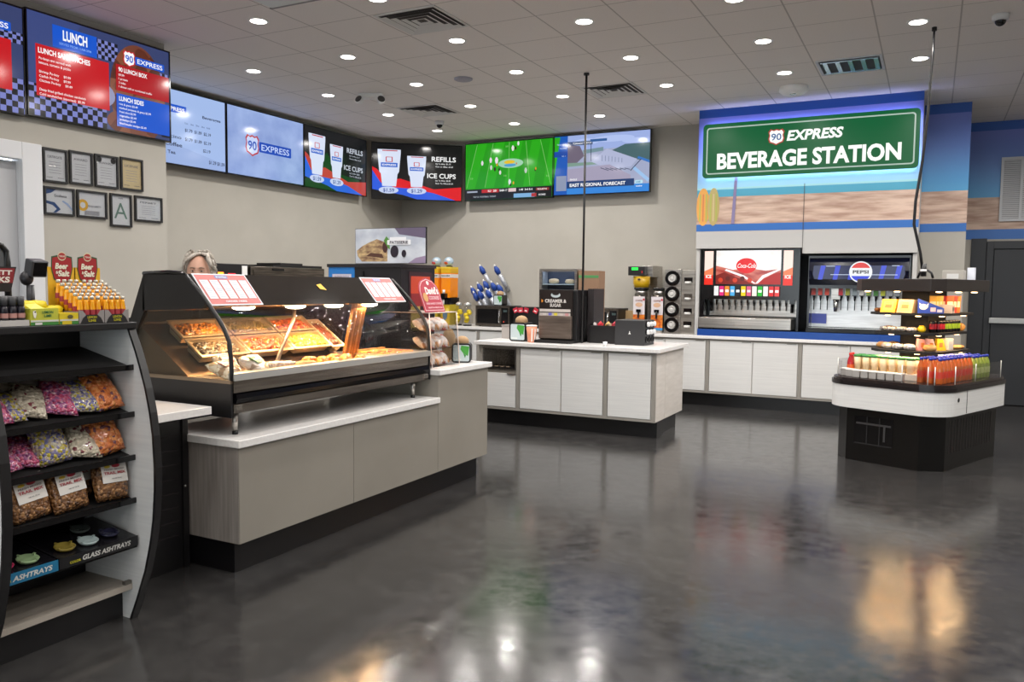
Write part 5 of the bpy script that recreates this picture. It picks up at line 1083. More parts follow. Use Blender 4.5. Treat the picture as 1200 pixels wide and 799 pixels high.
for k, (x, z, s_) in enumerate(((-.10, .632, .05), (.10, .632, .045), (.0, .502, .045), (-.13, .502, .04))): blob('boxed_pastry', (-3.80+x, 8.60, .9+z), (s_*1.3, .04, s_*.6), M('d8c8a8', .5), 'pastry inside the glass box, %s' % ('upper left', 'upper right', 'lower middle', 'lower left')[k], 'pastry', 0, 'pastries in the glass box', 90+k)
b = B(); b.box(-.12, .12, -.10, .10, 0, .78, M('8a6c54', .7)); b.box(-.12, .12, -.101, -.1, .70, .73, M('4a8a50', .6)); tag(b.obj('cardboard_box', None, loc=(-3.43, 8.60, .9)), 'brown cardboard box standing beside the glass pastry box', 'box')
# black open caddy, cup organizer
t = thing('condiment_bin', 'low black bin of coloured condiment packets beside the creamer machine', 'caddy', (-3.09, 8.12, .9))
b = B(); b.box(-.17, .15, 0, .012, 0, .19, MBLK); b.box(-.17, .15, .24, .252, 0, .19, MBLK); b.box(-.17, -.158, .012, .24, 0, .19, MBLK); b.box(.138, .15, .012, .24, 0, .19, MBLK); b.box(-.158, .138, .012, .24, 0, .012, MBLK); b.obj('bin', t, bevel=.003)
for k, (x, c_) in enumerate(((-.12, 'd8d4d0'), (-.07, 'c82838'), (-.01, 'e8a018'), (.05, 'c8b088'), (.09, 'a82838'), (.115, 'e0e0dc'))):
    b = B(); b.X = Matrix.Translation((x, .05, .012)) @ Matrix.Rotation(.15*(k % 3-1), 4, 'Y'); b.box(-.022, .022, 0, .06, 0, .20 if k != 2 else .19, M(c_, .5)); b.add([(-.022, 0, .19), (.022, 0, .19), (.022, .06, .19), (-.022, .06, .19), (0, .03, .225)], [(0, 1, 4), (1, 2, 4), (2, 3, 4), (3, 0, 4)], M(c_, .5)); b.obj('packet', t)
t = thing('lid_organizer', 'black box shaped cup and lid organizer at the right end of the island', 'organizer', (-2.76, 8.02, .9))
b = B(); b.box(-.17, .15, 0, .34, 0, .26, M('2a2a2c', .45)); b.obj('body', t, bevel=.004)
c = Cv((-.17, -.001, 0), (1, 0, 0), (0, 0, 1)); c.poly([(.15, .115), (.162, .14), (.174, .115), (.166, .115), (.162, .125), (.158, .115)], MWHITE); c.ell(.162, .142, .004, .004, MWHITE); c.obj('emblem', t)
for k in range(3):
    for j in range(3):
        b = B(); b.ring(.15, .07+.1*k, .06+.08*j, .024, .035, .012, MBLKG, 16, axis=0); b.obj('holder', t)
        if j > 0: b = B(); b.X = Matrix.Translation((.15, .07+.1*k, .06+.08*j)) @ Matrix.Rotation(pi/2, 4, 'Y'); b.lathe([(.022, -.02), (.026, .03), (.02, .035)], M('dcdcdc', .3), n=14); b.obj('lid', t)
t = thing('sample_cup', 'tiny clear plastic cup near the front edge of the island', 'cup', (-2.93, 7.74, .9)); B().lathe([(.014, 0), (.024, .045), (.022, .045), (.013, .003)], M('d8dcdc', .2), n=16).obj('cup', t)
# left end of the island
t = napkin('napkin_dispenser', 'wide napkin dispenser with leaf picture on the left end of the island', (-3.99, 7.86, .9), 0, 1.35)
t = thing('paper_cup', 'orange and white striped large cup beside the creamer machine', 'cup', (-3.80, 7.82, .9))
b = B(); b.lathe([(.042, 0), (.058, .17)], M('d88a6a', .5), n=24); b.obj('cup', t); B().lathe([(.060, .17), (.060, .18), (.05, .185)], M('e2ddd6', .5), n=24).obj('lid', t)
c = B()
for a in (200, 290, 330): 
    a0, a1 = radians(a), radians(a+18); c.quad((.0435*cos(a0), .0435*sin(a0), .01), (.0435*cos(a1), .0435*sin(a1), .01), (.0585*cos(a1), .0585*sin(a1), .15), (.0585*cos(a0), .0585*sin(a0), .15), M('e8e0da', .5))
c.obj('stripes', t, fix=False)
t = thing('leaflet_holder', 'small grey box left of the wide napkin dispenser', 'box', (-4.27, 8.2, .9)); B().box(-.10, .10, 0, .12, 0, .14, M('a8a29e', .5)).obj('box', t, bevel=.005); B().box(-.102, .102, -.004, .124, .14, .155, M('8a8480', .5)).obj('lid', t)

# ================================================================== ROUND CORNERED REFRIGERATED SNACK STAND
KX, KY, KR = -.072, 8.243, radians(-22.4)
def KW(u, v, z=0): return (KX+u*cos(KR)-v*sin(KR), KY+u*sin(KR)+v*cos(KR), z)
ks = thing('snack_stand', 'free standing snack stand with pale band, black base, lit shelves and dark canopy', 'display stand', (KX, KY, 0), KR)
def cham(a, b_, c_): return [(-a+c_, -b_), (a-c_, -b_), (a, -b_+c_), (a, b_-c_), (a-c_, b_), (-a+c_, b_), (-a, b_-c_), (-a, -b_+c_)]
b = B(); b.prism(cham(.4625, .696, .15), 0, .47, M('0b0a0a', .3, 0, 0, .4), 'z'); b.obj('base', ks)
b = B(); b.box(-.24, .10, -.700, -.696, .16, .40, MBLKG); b.box(-.235, .095, -.703, -.70, .155, .165, MBLKM)
for x in (-.13, -.02): b.box(x, x+.008, -.704, -.70, .16, .40, MBLKM)
b.box(-.22, .08, -.706, -.70, .33, .345, M('6a6a6c', .3, .8)); b.box(.02, .035, -.706, -.70, .2, .33, M('6a6a6c', .3, .8)); b.obj('compressor_window', ks)
b = B()
for k in range(16): v = -.48+.06*k; b.box(.4625, .4665, v, v+.012, .14, .42, M('2c2626', .4))
b.obj('side_louvres', ks)
def rrc(a, b_, r, n=10): return rr(-a, -b_, a, b_, r, n)
b = B(); b.prism(rrc(.5225, .756, .24), .47, .67, MWHITEWD, 'z'); b.obj('band', ks)
b = B(); b.prism(rrc(.530, .763, .245), .67, .705, M('1a1517', .25), 'z'); b.prism(rrc(.515, .748, .235), .705, .73, M('241c1c', .25), 'z'); b.obj('bumper_rail', ks)
b = B(); b.box(.522, .5245, -.30, -.292, .475, .668, MBLK); b.obj('seam', ks); b = B(); b.X = Matrix.Translation((.5225, -.47, .60)) @ Matrix.Rotation(pi/2, 4, 'Y'); b.lathe([(.018, 0), (.018, .003)], MBLK, n=20); b.obj('badge', ks)
b = B(); b.box(-.12, .12, -.15, .22, .73, 1.50, noisy('perforated_black', '080708', '1c1613', (70, 70, 70), .5)); b.obj('core_column', ks)
b = B(); b.prism(cham(.385, .555, .09), 1.495, 1.60, M('2a2422', .35), 'z'); b.obj('canopy', ks, bevel=.004)
MWARM = M('ffc890', .4, 0, 7)
SH = ((.31, .44, .10, 1.285), (.275, .40, .09, 1.115), (.30, .42, .10, .955))
for a, b_, c_, z in SH:
    b = B(); b.prism(cham(a, b_, c_), z, z+.022, MBLKM, 'z'); sh = b.obj('shelf', ks)
    b = B(); r_ = a-.06
    for (uu, vv) in ((-r_*.55, -b_+.07), (r_*.5, -b_+.07), (r_+.01, -b_+.22), (r_+.01, b_-.2)): b = B(); b.sph(uu, vv, z-.006, .016, MWARM, 1.6, 1, .35, 12, 6); b.obj('spot_lamp', sh)
for (uu, vv) in ((-.28, -.47), (-.02, -.47), (.30, -.40), (.32, -.05), (.32, .30)): b = B(); b.sph(uu, vv, 1.49, .018, MWARM, 1.6, 1, .35, 12, 6); b.obj('spot_lamp', ks)
for (u, v, z, sx, sy, e) in ((0, -.47, 1.48, .5, .05, 4.5), (.34, 0, 1.48, .05, .7, 4.5), (0, -.40, 1.275, .4, .03, 1.7), (.285, 0, 1.275, .03, .5, 1.7), (0, -.37, 1.105, .35, .03, 1.7), (.255, 0, 1.105, .03, .5, 1.7), (0, -.39, .945, .4, .05, 4.0), (.275, 0, .945, .05, .6, 4.0)):
    la = bpy.data.lights.new('lamp', 'AREA'); la.shape = 'RECTANGLE'; la.size = sx; la.size_y = sy; la.energy = e*.75; la.color = (1, .64, .32)
    lo = bpy.data.objects.new('lamp', la); COL.objects.link(lo); lo.location = (u, v, z); lo.parent = ks
# clear guards round the deck
for (u0, v0, u1, v1) in ((-.49, -.55, -.49, -.05), (.17, -.735, .38, -.735), (.50, -.50, .50, -.08), (.50, -.07, .50, .50), (-.46, -.60, -.38, -.70)):
    b = B(); b.add([(u0, v0, .73), (u1, v1, .73), (u1, v1, .875), (u0, v0, .875), (u0+.004, v0+.004, .73), (u1+.004, v1+.004, .73), (u1+.004, v1+.004, .875), (u0+.004, v0+.004, .875)], [(0, 1, 2, 3), (4, 7, 6, 5), (3, 2, 6, 7), (0, 3, 7, 4), (1, 5, 6, 2)], MGLASSY); b.obj('glass_guard', ks, fix=False)
for (u, v) in ((-.49, -.55), (.17, -.735), (.38, -.735), (.50, -.50), (.50, -.075), (.50, .50), (.42, -.70)): B().cyl(u, v, .73, .88, .004, M('d8dad8', .2), 8).obj('guard_post', ks)
def kthing(name, label, cat, u, v, z, rot=0, group=None): return thing(name, label, cat, KW(u, v, z), KR+rot, group)
# juice bottles with blue caps
def bottle(name, c1, capc, h, r, lab=None, clear=False):
    t = thing(name, '', 'bottle', (0, 0, 0), 0)
    b = B(); b.lathe([(r*.92, 0), (r, h*.04), (r, h*.58), (r*.78, h*.72), (r*.42, h*.86), (r*.42, h*.9)], M(c1, .15, 0, 0, .5, .5), n=14); b.obj('body', t)
    B().lathe([(r*.52, h*.9), (r*.52, h*.985), (r*.4, h)], M(capc, .4), n=12).obj('cap', t)
    if lab: b = B(); b.tube([(0, 0, h*.22), (0, 0, h*.48)], r*1.015, M(lab, .45), 14, cap=False); b.obj('label_band', t, fix=False)
    return t
first = bottle('juice_bottle', 'b85a26', '2a3aa8', .215, .0285, 'c02a26'); k = 0
for j in range(9):
    for i in range(3):
        lab = 'orange red juice bottle with blue cap, %s from left, %s row from the front' % (ORD[i], ORD[j])
        o = first if k == 0 else dup(first)
        o['label'] = lab; o['group'] = 'blue capped juice bottles on the snack stand'; o.location = KW(.265+.075*i, -.60+.076*j, .731); o.rotation_euler = (0, 0, KR); k += 1
first = bottle('tea_bottle', '7a8a3a', '2a3aa8', .205, .029, 'a8b070'); k = 0
for j in range(5):
    for i in range(3):
        o = first if k == 0 else dup(first)
        o['label'] = 'greenish bottle at the right end of the deck, %s from left, %s row' % (ORD[i], ORD[j]); o['group'] = 'green bottles on the snack stand'; o.location = KW(.27+.073*i, .10+.074*j, .731); o.rotation_euler = (0, 0, KR); k += 1
first = bottle('red_bottle', 'a8202a', 'c83028', .20, .028, 'd86a28')
first['label'] = 'red capped bottle at the left end of the snack stand, nearer one'; first.location = KW(-.40, -.50, .731)
o = dup(first, KW(-.42, -.42, .731), label='red capped bottle at the left end of the snack stand, further one')
# cream cups with green lids
t0 = thing('parfait_cup', '', 'cup'); B().lathe([(.026, 0), (.036, .12)], M('e0c8a0', .25), n=14).obj('cup', t0); B().lathe([(.038, .12), (.038, .135), (.03, .14)], M('2a7a3a', .4), n=14).obj('lid', t0); k = 0
for j in range(2):
    for i in range(7):
        o = t0 if k == 0 else dup(t0); o['label'] = 'cream cup with green lid, %s from left, %s row of the deck' % (ORD[i], ('front', 'rear')[j]); o['group'] = 'cream cups with green lids'; o.location = KW(-.345+.078*i, -.47+.08*j, .731 + .05); k += 1
b = B(); b.box(-.40, .20, -.52, -.33, 0, .05, M('d9cfc0', .5)); tag(b.obj('cup_riser', None, loc=KW(0, 0, .731), rotz=KR), 'pale riser step under the cream cups', 'riser')
t0 = thing('small_tub', '', 'tub'); b = B(); b.box(-.032, .032, -.03, .03, 0, .06, M('a09c98', .4)); b.obj('tub', t0, bevel=.006); B().box(-.034, .034, -.032, .032, .06, .068, M('eeeae6', .4)).obj('lid', t0)
for i in range(8):
    o = t0 if i == 0 else dup(t0); o['label'] = 'little white tub, %s from the left along the deck front' % ORD[i]; o['group'] = 'white tubs along the front of the snack stand'; o.location = KW(-.40+.074*i, -.66+(.07 if i == 0 else .03 if i == 1 else 0), .731); o.rotation_euler = (0, 0, KR)
# top shelf
Z1, Z2, Z3 = 1.307, 1.137, .977
def showbox(u, v, c1, c2, label, w=.13):
    t = kthing('snack_box', label, 'box', u, v, Z1, .0)
    b = B(); b.prism([(-.045, 0), (.05, 0), (.06, .115), (.052, .118)] if False else [(-.06, 0), (.05, 0), (.05, .115), (-.02, .115)], -w/2, w/2, M(c1, .5), 'x'); b.obj('box', t)
    Vv = Vector((0, .04, .115)).normalized(); c = Cv((-w/2, -.0605, .0), (1, 0, 0), Vv); c.rrect(.02, .02, w-.02, .10, .006, M(c2, .5)); c.rect(.035, .04, w-.035, .075, M('b0602c', .5)); c.text('SNACK', w/2, .085, .01, M('7a3a1c', .5), align='c', w=w*.4); c.obj('front_print', t)
showbox(-.115, -.375, 'd89a28', 'e8bc50', 'yellow snack box, leftmost of the two on the top shelf'); showbox(.03, -.375, 'c8a878', 'e8b068', 'tan and orange snack box in the middle of the top shelf')
t = kthing('snack_box', 'blue sloped box with a white hen picture on the top shelf', 'box', .20, -.33, Z1, .35)
b = B(); b.prism([(-.09, 0), (.11, 0), (.11, .045), (-.09, .125)], -.05, .05, M('2848b0', .45), 'y'); b.obj('box', t)
c = Cv((-.09, -.0505, 0), (1, 0, 0), (0, 0, 1)); c.ell(.045, .055, .032, .025, M('f0ece4', .5)); c.poly([(.06, .06), (.085, .09), (.08, .05)], M('f0ece4', .5)); c.poly([(.02, .06), (.01, .09), (.04, .07)], M('f0ece4', .5)); c.rect(.10, .015, .14, .05, M('e8c8d0', .5)); c.rect(.15, .01, .19, .035, M('d8d4e0', .5)); c.obj('hen_print', t)
t = kthing('snack_box', 'grey patterned box at the right end of the top shelf', 'box', .26, -.12, Z1, .2); b = B(); b.box(-.05, .05, -.06, .06, 0, .075, M('b8aca4', .5)); b.obj('box', t); c = Cv((.0505, -.06, 0), (0, 1, 0), (0, 0, 1))
for k in range(4): c.ell(.02+.027*k, .04, .009, .02, M('6a5c58', .5), n=12, up=(k == 0))
c.obj('pattern', t)
for k in range(5): blob('snack_bar', KW(-.27+.0*k, -.30+.075*k, Z1), (.025, .034, .018), M(('8a5a30', 'b8824a', '7a4a28')[k % 3], .4), 'small brown snack pack on the left of the top shelf, %s from the front' % ORD[k], 'snack pack', KR, 'brown snack packs on the top shelf', 300+k)
pk = ('e8b030', 'e8c040', 'f0c860', 'd83020', 'e85a28', 'e03828', 'e87a30')
for k in range(7):
    t = kthing('snack_packet', 'upright %s packet at the back right of the top shelf, %s along' % ('yellow' if k < 3 else 'red orange', ORD[k]), 'packet', (.17 if k < 4 else .24), -.20+.065*k if k < 4 else -.02+.075*(k-4), Z1, .5)
    b = B(); b.prism([(-.028, 0), (.028, 0), (.034, .15), (-.026, .15)], -.01, .01, M(pk[k], .35), 'y'); b.obj('packet', t, bevel=.004); B().box(-.02, .024, -.012, -.0105, .05, .10, M('f4e4c0', .5)).obj('print', t)
# middle shelf: wrapped sandwiches, tins of drink
for k, (u, v, m_) in enumerate(((-.20, -.28, MFOIL), (-.12, -.32, MFOIL), (-.03, -.33, MFOIL), (.06, -.33, MFOIL), (-.21, -.18, MBREAD))): blob('wrapped_sandwich', KW(u, v, Z2), (.052, .035, .022), m_, 'shiny wrapped sandwich on the middle shelf, %s from the left' % ORD[k], 'sandwich', KR+.2*k, 'wrapped sandwiches on the middle shelf', 320+k)
blob('yellow_snack_bag', KW(.13, -.30, Z2), (.035, .025, .03), M('e0c020', .35), 'bright yellow snack bag between sandwiches and dark cans', 'snack bag', KR, seed=340)
t0 = thing('drink_can', '', 'can'); B().lathe([(.024, 0), (.028, .008), (.028, .095), (.024, .105)], M('17171b', .25, .4), n=14).obj('can', t0); B().tube([(0, 0, .03), (0, 0, .075)], .0285, M('a82030', .35), 14, cap=False).obj('print', t0, fix=False)
t1 = thing('drink_can', '', 'can'); B().lathe([(.024, 0), (.028, .008), (.028, .095), (.024, .105)], M('17171b', .25, .4), n=14).obj('can', t1); B().tube([(0, 0, .03), (0, 0, .075)], .0285, M('88a828', .35), 14, cap=False).obj('print', t1, fix=False)
n0 = n1 = 0
for k in range(8):
    red = k < 3; f = (t0 if red else t1); n = (n0 if red else n1); o = f if n == 0 else dup(f)
    if red: n0 += 1
    else: n1 += 1
    o['label'] = 'black can with %s print on the middle shelf, %s from the left' % ('red' if red else 'lime green', ORD[k]); o['group'] = 'dark drink cans on the middle shelf'
    o.location = KW(.20+(.02 if k > 0 else 0), -.25+.066*k, Z2)
blob('snack_bag', KW(.21, .32, Z2), (.04, .03, .035), M('d8984a', .4), 'orange wrapped snack at the right end of the middle shelf', 'snack bag', KR, seed=341)
# lower shelf
for k, (u, v, m_, nm) in enumerate(((-.24, -.22, MBREAD, 'golden roll'), (-.16, -.30, MWRAP, 'pale wrapped roll'), (-.05, -.35, MFOIL, 'silver wrapped sandwich'), (.05, -.35, MFOIL, 'crinkled silver sandwich'), (-.19, -.1, MBREAD, 'round bun'), (.20, -.29, MBREAD, 'long tan loaf'))): blob('wrapped_food', KW(u, v, Z3), (.06, .04, .028), m_, '%s on the lowest lit shelf, %s from the left' % (nm, ORD[k]), 'food', KR, seed=360+k)
for k, (u, v, cc) in enumerate(((.13, -.28, 'e0a0a0'), (.17, -.20, 'e8c0c8'), (.21, -.10, 'e8c030'))):
    t = kthing('sandwich_wedge', '%s slanted sandwich pack on the lowest lit shelf' % ('pink', 'pale pink', 'bright yellow')[k], 'sandwich', u, v, Z3, .9)
    b = B(); b.prism([(-.045, 0), (.045, 0), (.01, .10), (-.04, .105)], -.02, .02, M(cc, .4), 'y'); b.obj('wedge', t); B().box(-.02, .01, -.0215, -.02, .03, .07, M('c87a40', .5)).obj('print', t)
tag(B().box(-.035, .035, -.05, .05, 0, .10, M('cfcac4', .4)).obj('white_carton', None, loc=KW(.21, .04, Z3), rotz=KR), 'white carton on the lowest lit shelf behind the yellow pack', 'carton')
blob('flat_loaf', KW(.22, .23, Z3), (.05, .12, .018), MBREAD, 'flat orange loaf at the right end of the lowest lit shelf', 'bread', KR, seed=380)
# small things on top of the canopy
t = kthing('cord_loop', 'black loop of cord lying on top of the snack stand canopy', 'cord', .02, -.08, 1.601); B().tube([(-.04, 0, .012), (-.02, 0, .07), (.03, .02, .085), (.07, .02, .06), (.085, .02, .012)], .011, MBLK).obj('cord', t)
t = kthing('wall_box', 'small grey box on top of the canopy behind the cord loop', 'box', .18, .2, 1.601); B().box(-.09, .09, -.03, .03, 0, .085, M('a9a49c', .5)).obj('box', t, bevel=.004); B().box(-.05, .05, -.032, -.03, .01, .055, M('d0d0ce', .4)).obj('plate', t)
t = kthing('white_card', 'small upright white card on the far corner of the canopy', 'card', .30, .27, 1.601); B().box(-.03, .03, -.015, .015, 0, .11, M('dfe3ee', .4)).obj('card', t)

# ================================================================== SNACK RACK AT THE LEFT
G0Y, G1Y = 1.715, 2.36
gd = thing('snack_rack', 'curved sided white and black snack rack with sloping shelves at the left', 'display rack', (-3.3, 2.03, 0))
def gb(): b = B(); b.X = Matrix.Translation((3.3, -2.03, 0)); return b
prof = [(-3.108, 0), (-3.062, .10), (-3.007, .232), (-2.970, .36), (-2.948, .47), (-2.936, .60), (-2.934, .70), (-2.942, .84), (-2.958, .94), (-2.984, 1.043), (-3.012, 1.125), (-3.044, 1.206), (-3.075, 1.27), (-3.096, 1.318)]
inn = [(x-.012, z) for x, z in prof]
for y, nm in ((G1Y, 'far'), (G0Y, 'near')):
    b = gb(); b.prism(inn + [(-3.92, 1.318), (-3.92, 0)], y, y+.024, MWHITEWD, 'y'); b.obj('side_panel', gd)
    b = gb()
    for i in range(len(prof)-1):
        p, q = prof[i], prof[i+1]; pi_, qi = inn[i], inn[i+1]
        b.add([(p[0], y-.004, p[1]), (q[0], y-.004, q[1]), (qi[0], y-.004, qi[1]), (pi_[0], y-.004, pi_[1]), (p[0], y+.03, p[1]), (q[0], y+.03, q[1]), (qi[0], y+.03, qi[1]), (pi_[0], y+.03, pi_[1])], [(0, 1, 2, 3), (7, 6, 5, 4), (0, 4, 5, 1), (2, 6, 7, 3)], MBLK)
    b.obj('edge_trim', gd)
ya, yb = G0Y+.026, G1Y-.002
b = gb(); b.box(-3.46, -3.42, ya, yb, .1, 1.30, MBLK); b.obj('back_panel', gd)
b = gb(); b.box(-3.92, -3.075, G0Y-.0, G1Y+.03, 1.295, 1.325, MBLK); b.obj('top_deck', gd, bevel=.004)
def gshelf(zf, rise=.075, lip=.012, th=.012):
    b = gb(); b.prism([(-3.07, zf), (-3.42, zf+rise), (-3.42, zf+rise-th), (-3.07, zf-th)], ya, yb, MBLKM, 'y'); b.prism([(-3.07, zf-th), (-3.062, zf-th), (-3.062, zf+lip), (-3.07, zf+lip)], ya, yb, MBLKG, 'y'); b.obj('shelf', gd)
for z in (1.13, .925, .735, .545): gshelf(z)
gshelf(.345, .05, .0, .01)
b = gb(); b.box(-3.42, -3.11, ya, yb, .135, .165, M('8c857c', .45)); b.prism([(-3.11, .135), (-3.10, .14), (-3.10, .165), (-3.11, .165)], ya, yb, M('a39b91', .4), 'y'); b.box(-3.12, -3.10, yb-.035, yb-.002, .165, .18, M('5a5650', .4)); b.obj('bottom_shelf', gd)
b = gb(); b.box(-3.9, -3.17, ya, G1Y, 0, .135, MBLK); b.obj('kick_base', gd)
# bags
def pillow(w, h, t, n=12, seed=0, amp=.12):
    r = random.Random(seed); vs = []; fs = []
    for s_ in (1, -1):
        for j in range(n+1):
            for i in range(n+1):
                u, v = i/n*2-1, j/n*2-1; e = max(0, (1-abs(u)**3)*(1-abs(v)**3))**.55
                edge = i in (0, n) or j in (0, n)
                vs.append((u*w/2*(1-.06*abs(v)), s_*t/2*e*(1+(0 if edge else amp*r.uniform(-1, 1))), v*h/2))
    m = (n+1)**2
    for s_ in (0, 1):
        for j in range(n):
            for i in range(n):
                a = s_*m+j*(n+1)+i; q = (a, a+1, a+n+2, a+n+1); fs.append(q if s_ == 0 else q[::-1])
    return vs, fs
CM = {'pink': cells('pink_taffy', [(0, 'c04a72'), (.3, 'b06a9a'), (.5, 'd87a98'), (.75, '8a4a78'), (.9, 'e0b0c0')], 95, .25, .6, .7),
      'yellow': cells('yellow_purple_candy', [(0, 'c0b040'), (.22, '8a84a8'), (.45, 'c8c0a8'), (.65, '6a6a98'), (.85, 'b8a890')], 90, .25, .6, .7),
      'cream': cells('cream_maroon_candy', [(0, 'd8ceb8'), (.45, 'c8bca8'), (.7, '8a4a50'), (.82, 'e6dcc8')], 75, .25, .6, .7),
      'orange': cells('orange_candy', [(0, 'd8783c'), (.4, 'e09050'), (.7, 'b8602c'), (.88, '7a4a50')], 70, .25, .6, .7),
      'nut': cells('nut_mix', [(0, '7a5230'), (.3, '95683e'), (.55, '5a3a22'), (.8, 'a87a4c')], 80, .25, .6, .6)}
MCLR = M('b0a8a8', .15, 0, 0, .5, .6)
def candy_bag(y, x, z, mat, label, w=.125, h=.17, tk=.05, tilt=50, roll=0, yaw=0, header=True, cat='candy bag', paper=False, seed=0, grp='bags of candy on the snack rack', name='candy_bag'):
    t = thing(name, label, cat, (x, y, z), 0, grp)
    # local: w along Y, h up the slope leaning back to -X, thickness outward
    Mx = Matrix.Rotation(radians(90+yaw), 4, 'Z') @ Matrix.Rotation(radians(-(90-tilt)), 4, 'X') @ Matrix.Rotation(radians(roll), 4, 'Y') @ Matrix.Translation((0, 0, h/2))
    w, h, tk = w*1.10, h*1.14, tk*1.25
    vs, fs = pillow(w, h, tk, seed=seed); b = B(); b.X = Mx; b.add(vs, fs, CM[mat], True); b.obj('bag', t)
    if header:
        b = B(); b.X = Mx; b.add([(-w*.42, -.002, h/2-.012), (w*.42, -.002, h/2-.012), (w*.40, .0, h/2+.035), (w*.05, -.004, h/2+.04), (-w*.40, .0, h/2+.035), (-w*.42, .002, h/2-.012), (w*.42, .002, h/2-.012), (w*.40, .004, h/2+.035), (w*.05, .002, h/2+.04), (-w*.40, .004, h/2+.035)], [(0, 1, 2, 3, 4), (9, 8, 7, 6, 5), (0, 5, 6, 1), (1, 6, 7, 2), (2, 7, 8, 3), (3, 8, 9, 4), (4, 9, 5, 0)], MCLR); b.obj('clear_header', t)
    if paper:
        c = Cv(Mx @ Vector((-w*.36, -tk/2-.004, -h*.12)), (Mx.to_3x3() @ Vector((1, 0, 0))), (Mx.to_3x3() @ Vector((0, 0, 1))), lay=.0005); a, q = w*.72, h*.56
        c.rect(0, 0, a, q, M('d4d0ca', .5)); c.ell(a*.5, q*.78, a*.2, q*.09, M('b89058', .5)); c.ell(a*.58, q*.68, a*.16, q*.08, M('b83040', .5)); c.ell(a*.24, q*.66, a*.12, q*.06, M('d8b830', .5))
        c.text('FRESH MIXED', a*.5, q*.50, q*.07, M('6a5a58', .5), w=a*.8, align='c'); c.text('TRAIL MIX', a*.5, q*.34, q*.11, M('a83840', .5), w=a*.85, align='c', bold=.03); c.text('net wt 16 oz', a*.35, q*.14, q*.06, M('6a6a6a', .5)); c.obj('paper_label', t)
    return t
def gz(zf, x): return zf + (-3.07-x)/.35*.075
P = [(1.80, -3.11, 'pink', 38, 0), (1.86, -3.13, 'yellow', 30, 10), (1.95, -3.15, 'cream', 40, 22), (2.07, -3.13, 'pink', 42, 18), (2.17, -3.12, 'yellow', 40, 8), (2.285, -3.115, 'orange', 52, -6)]
NM = {'pink': 'pink and purple', 'yellow': 'yellow and purple', 'cream': 'cream and maroon', 'orange': 'orange', 'nut': 'brown'}
for k, (y, x, m_, ti, ro) in enumerate(P):
    candy_bag(y, x, gz(.925, x)+.028, m_, 'bag of %s candy lying on the second shelf, %s from the left' % (NM[m_], ORD[k]), w=.125, h=.16, tk=.05, tilt=ti, roll=ro, seed=k)
for k, (y, m_) in enumerate(((1.82, 'yellow'), (1.96, 'cream'), (2.09, 'cream'), (2.21, 'yellow'))):
    candy_bag(y, -3.26, gz(.925, -3.26)+.025, m_, 'bag of %s candy behind the front row, second shelf, %s from the left' % (NM[m_], ORD[k]), w=.12, h=.14, tk=.045, tilt=48, roll=(-8, 6, -5, 9)[k], seed=20+k)
P = [(1.83, -3.115, 'pink', 30, -5), (1.925, -3.14, 'pink', 32, 20), (2.035, -3.12, 'yellow', 62, -4), (2.165, -3.12, 'cream', 46, 14), (2.28, -3.115, 'orange', 62, -8)]
for k, (y, x, m_, ti, ro) in enumerate(P):
    candy_bag(y, x, gz(.735, x)+.028, m_, 'bag of %s candy on the third shelf, %s from the left' % (NM[m_], ORD[k]), w=.135, h=.165, tk=.055, tilt=ti, roll=ro, seed=40+k)
for k, y in enumerate((1.85, 2.0, 2.15)):
    candy_bag(y, -3.27, gz(.735, -3.27)+.02, ('orange', 'cream', 'orange')[k], 'bag of candy deep on the third shelf, %s from the left' % ORD[k], w=.12, h=.13, tk=.045, tilt=58, seed=60+k)
P = [(1.78, -3.12, 0), (1.925, -3.105, -6), (2.085, -3.10, -4), (2.27, -3.10, 4)]
for k, (y, x, ro) in enumerate(P):
    candy_bag(y, x, gz(.545, x)+.02, 'nut', 'bag of brown nut mix with white label on the fourth shelf, %s from the left' % ORD[k], w=.15, h=.165, tk=.055, tilt=72, roll=ro, header=False, paper=True, cat='snack bag', seed=70+k, grp='bags of nut mix on the snack rack', name='nut_mix_bag')
for k, y in enumerate((1.85, 2.01, 2.17)):
    candy_bag(y, -3.19, gz(.545, -3.19)+.02, 'nut', 'brown nut mix bag, back row of the fourth shelf, %s from left' % ORD[k], w=.14, h=.15, tk=.05, tilt=72, header=False, paper=(k == 2), cat='snack bag', seed=80+k, grp='bags of nut mix on the snack rack', name='nut_mix_bag')
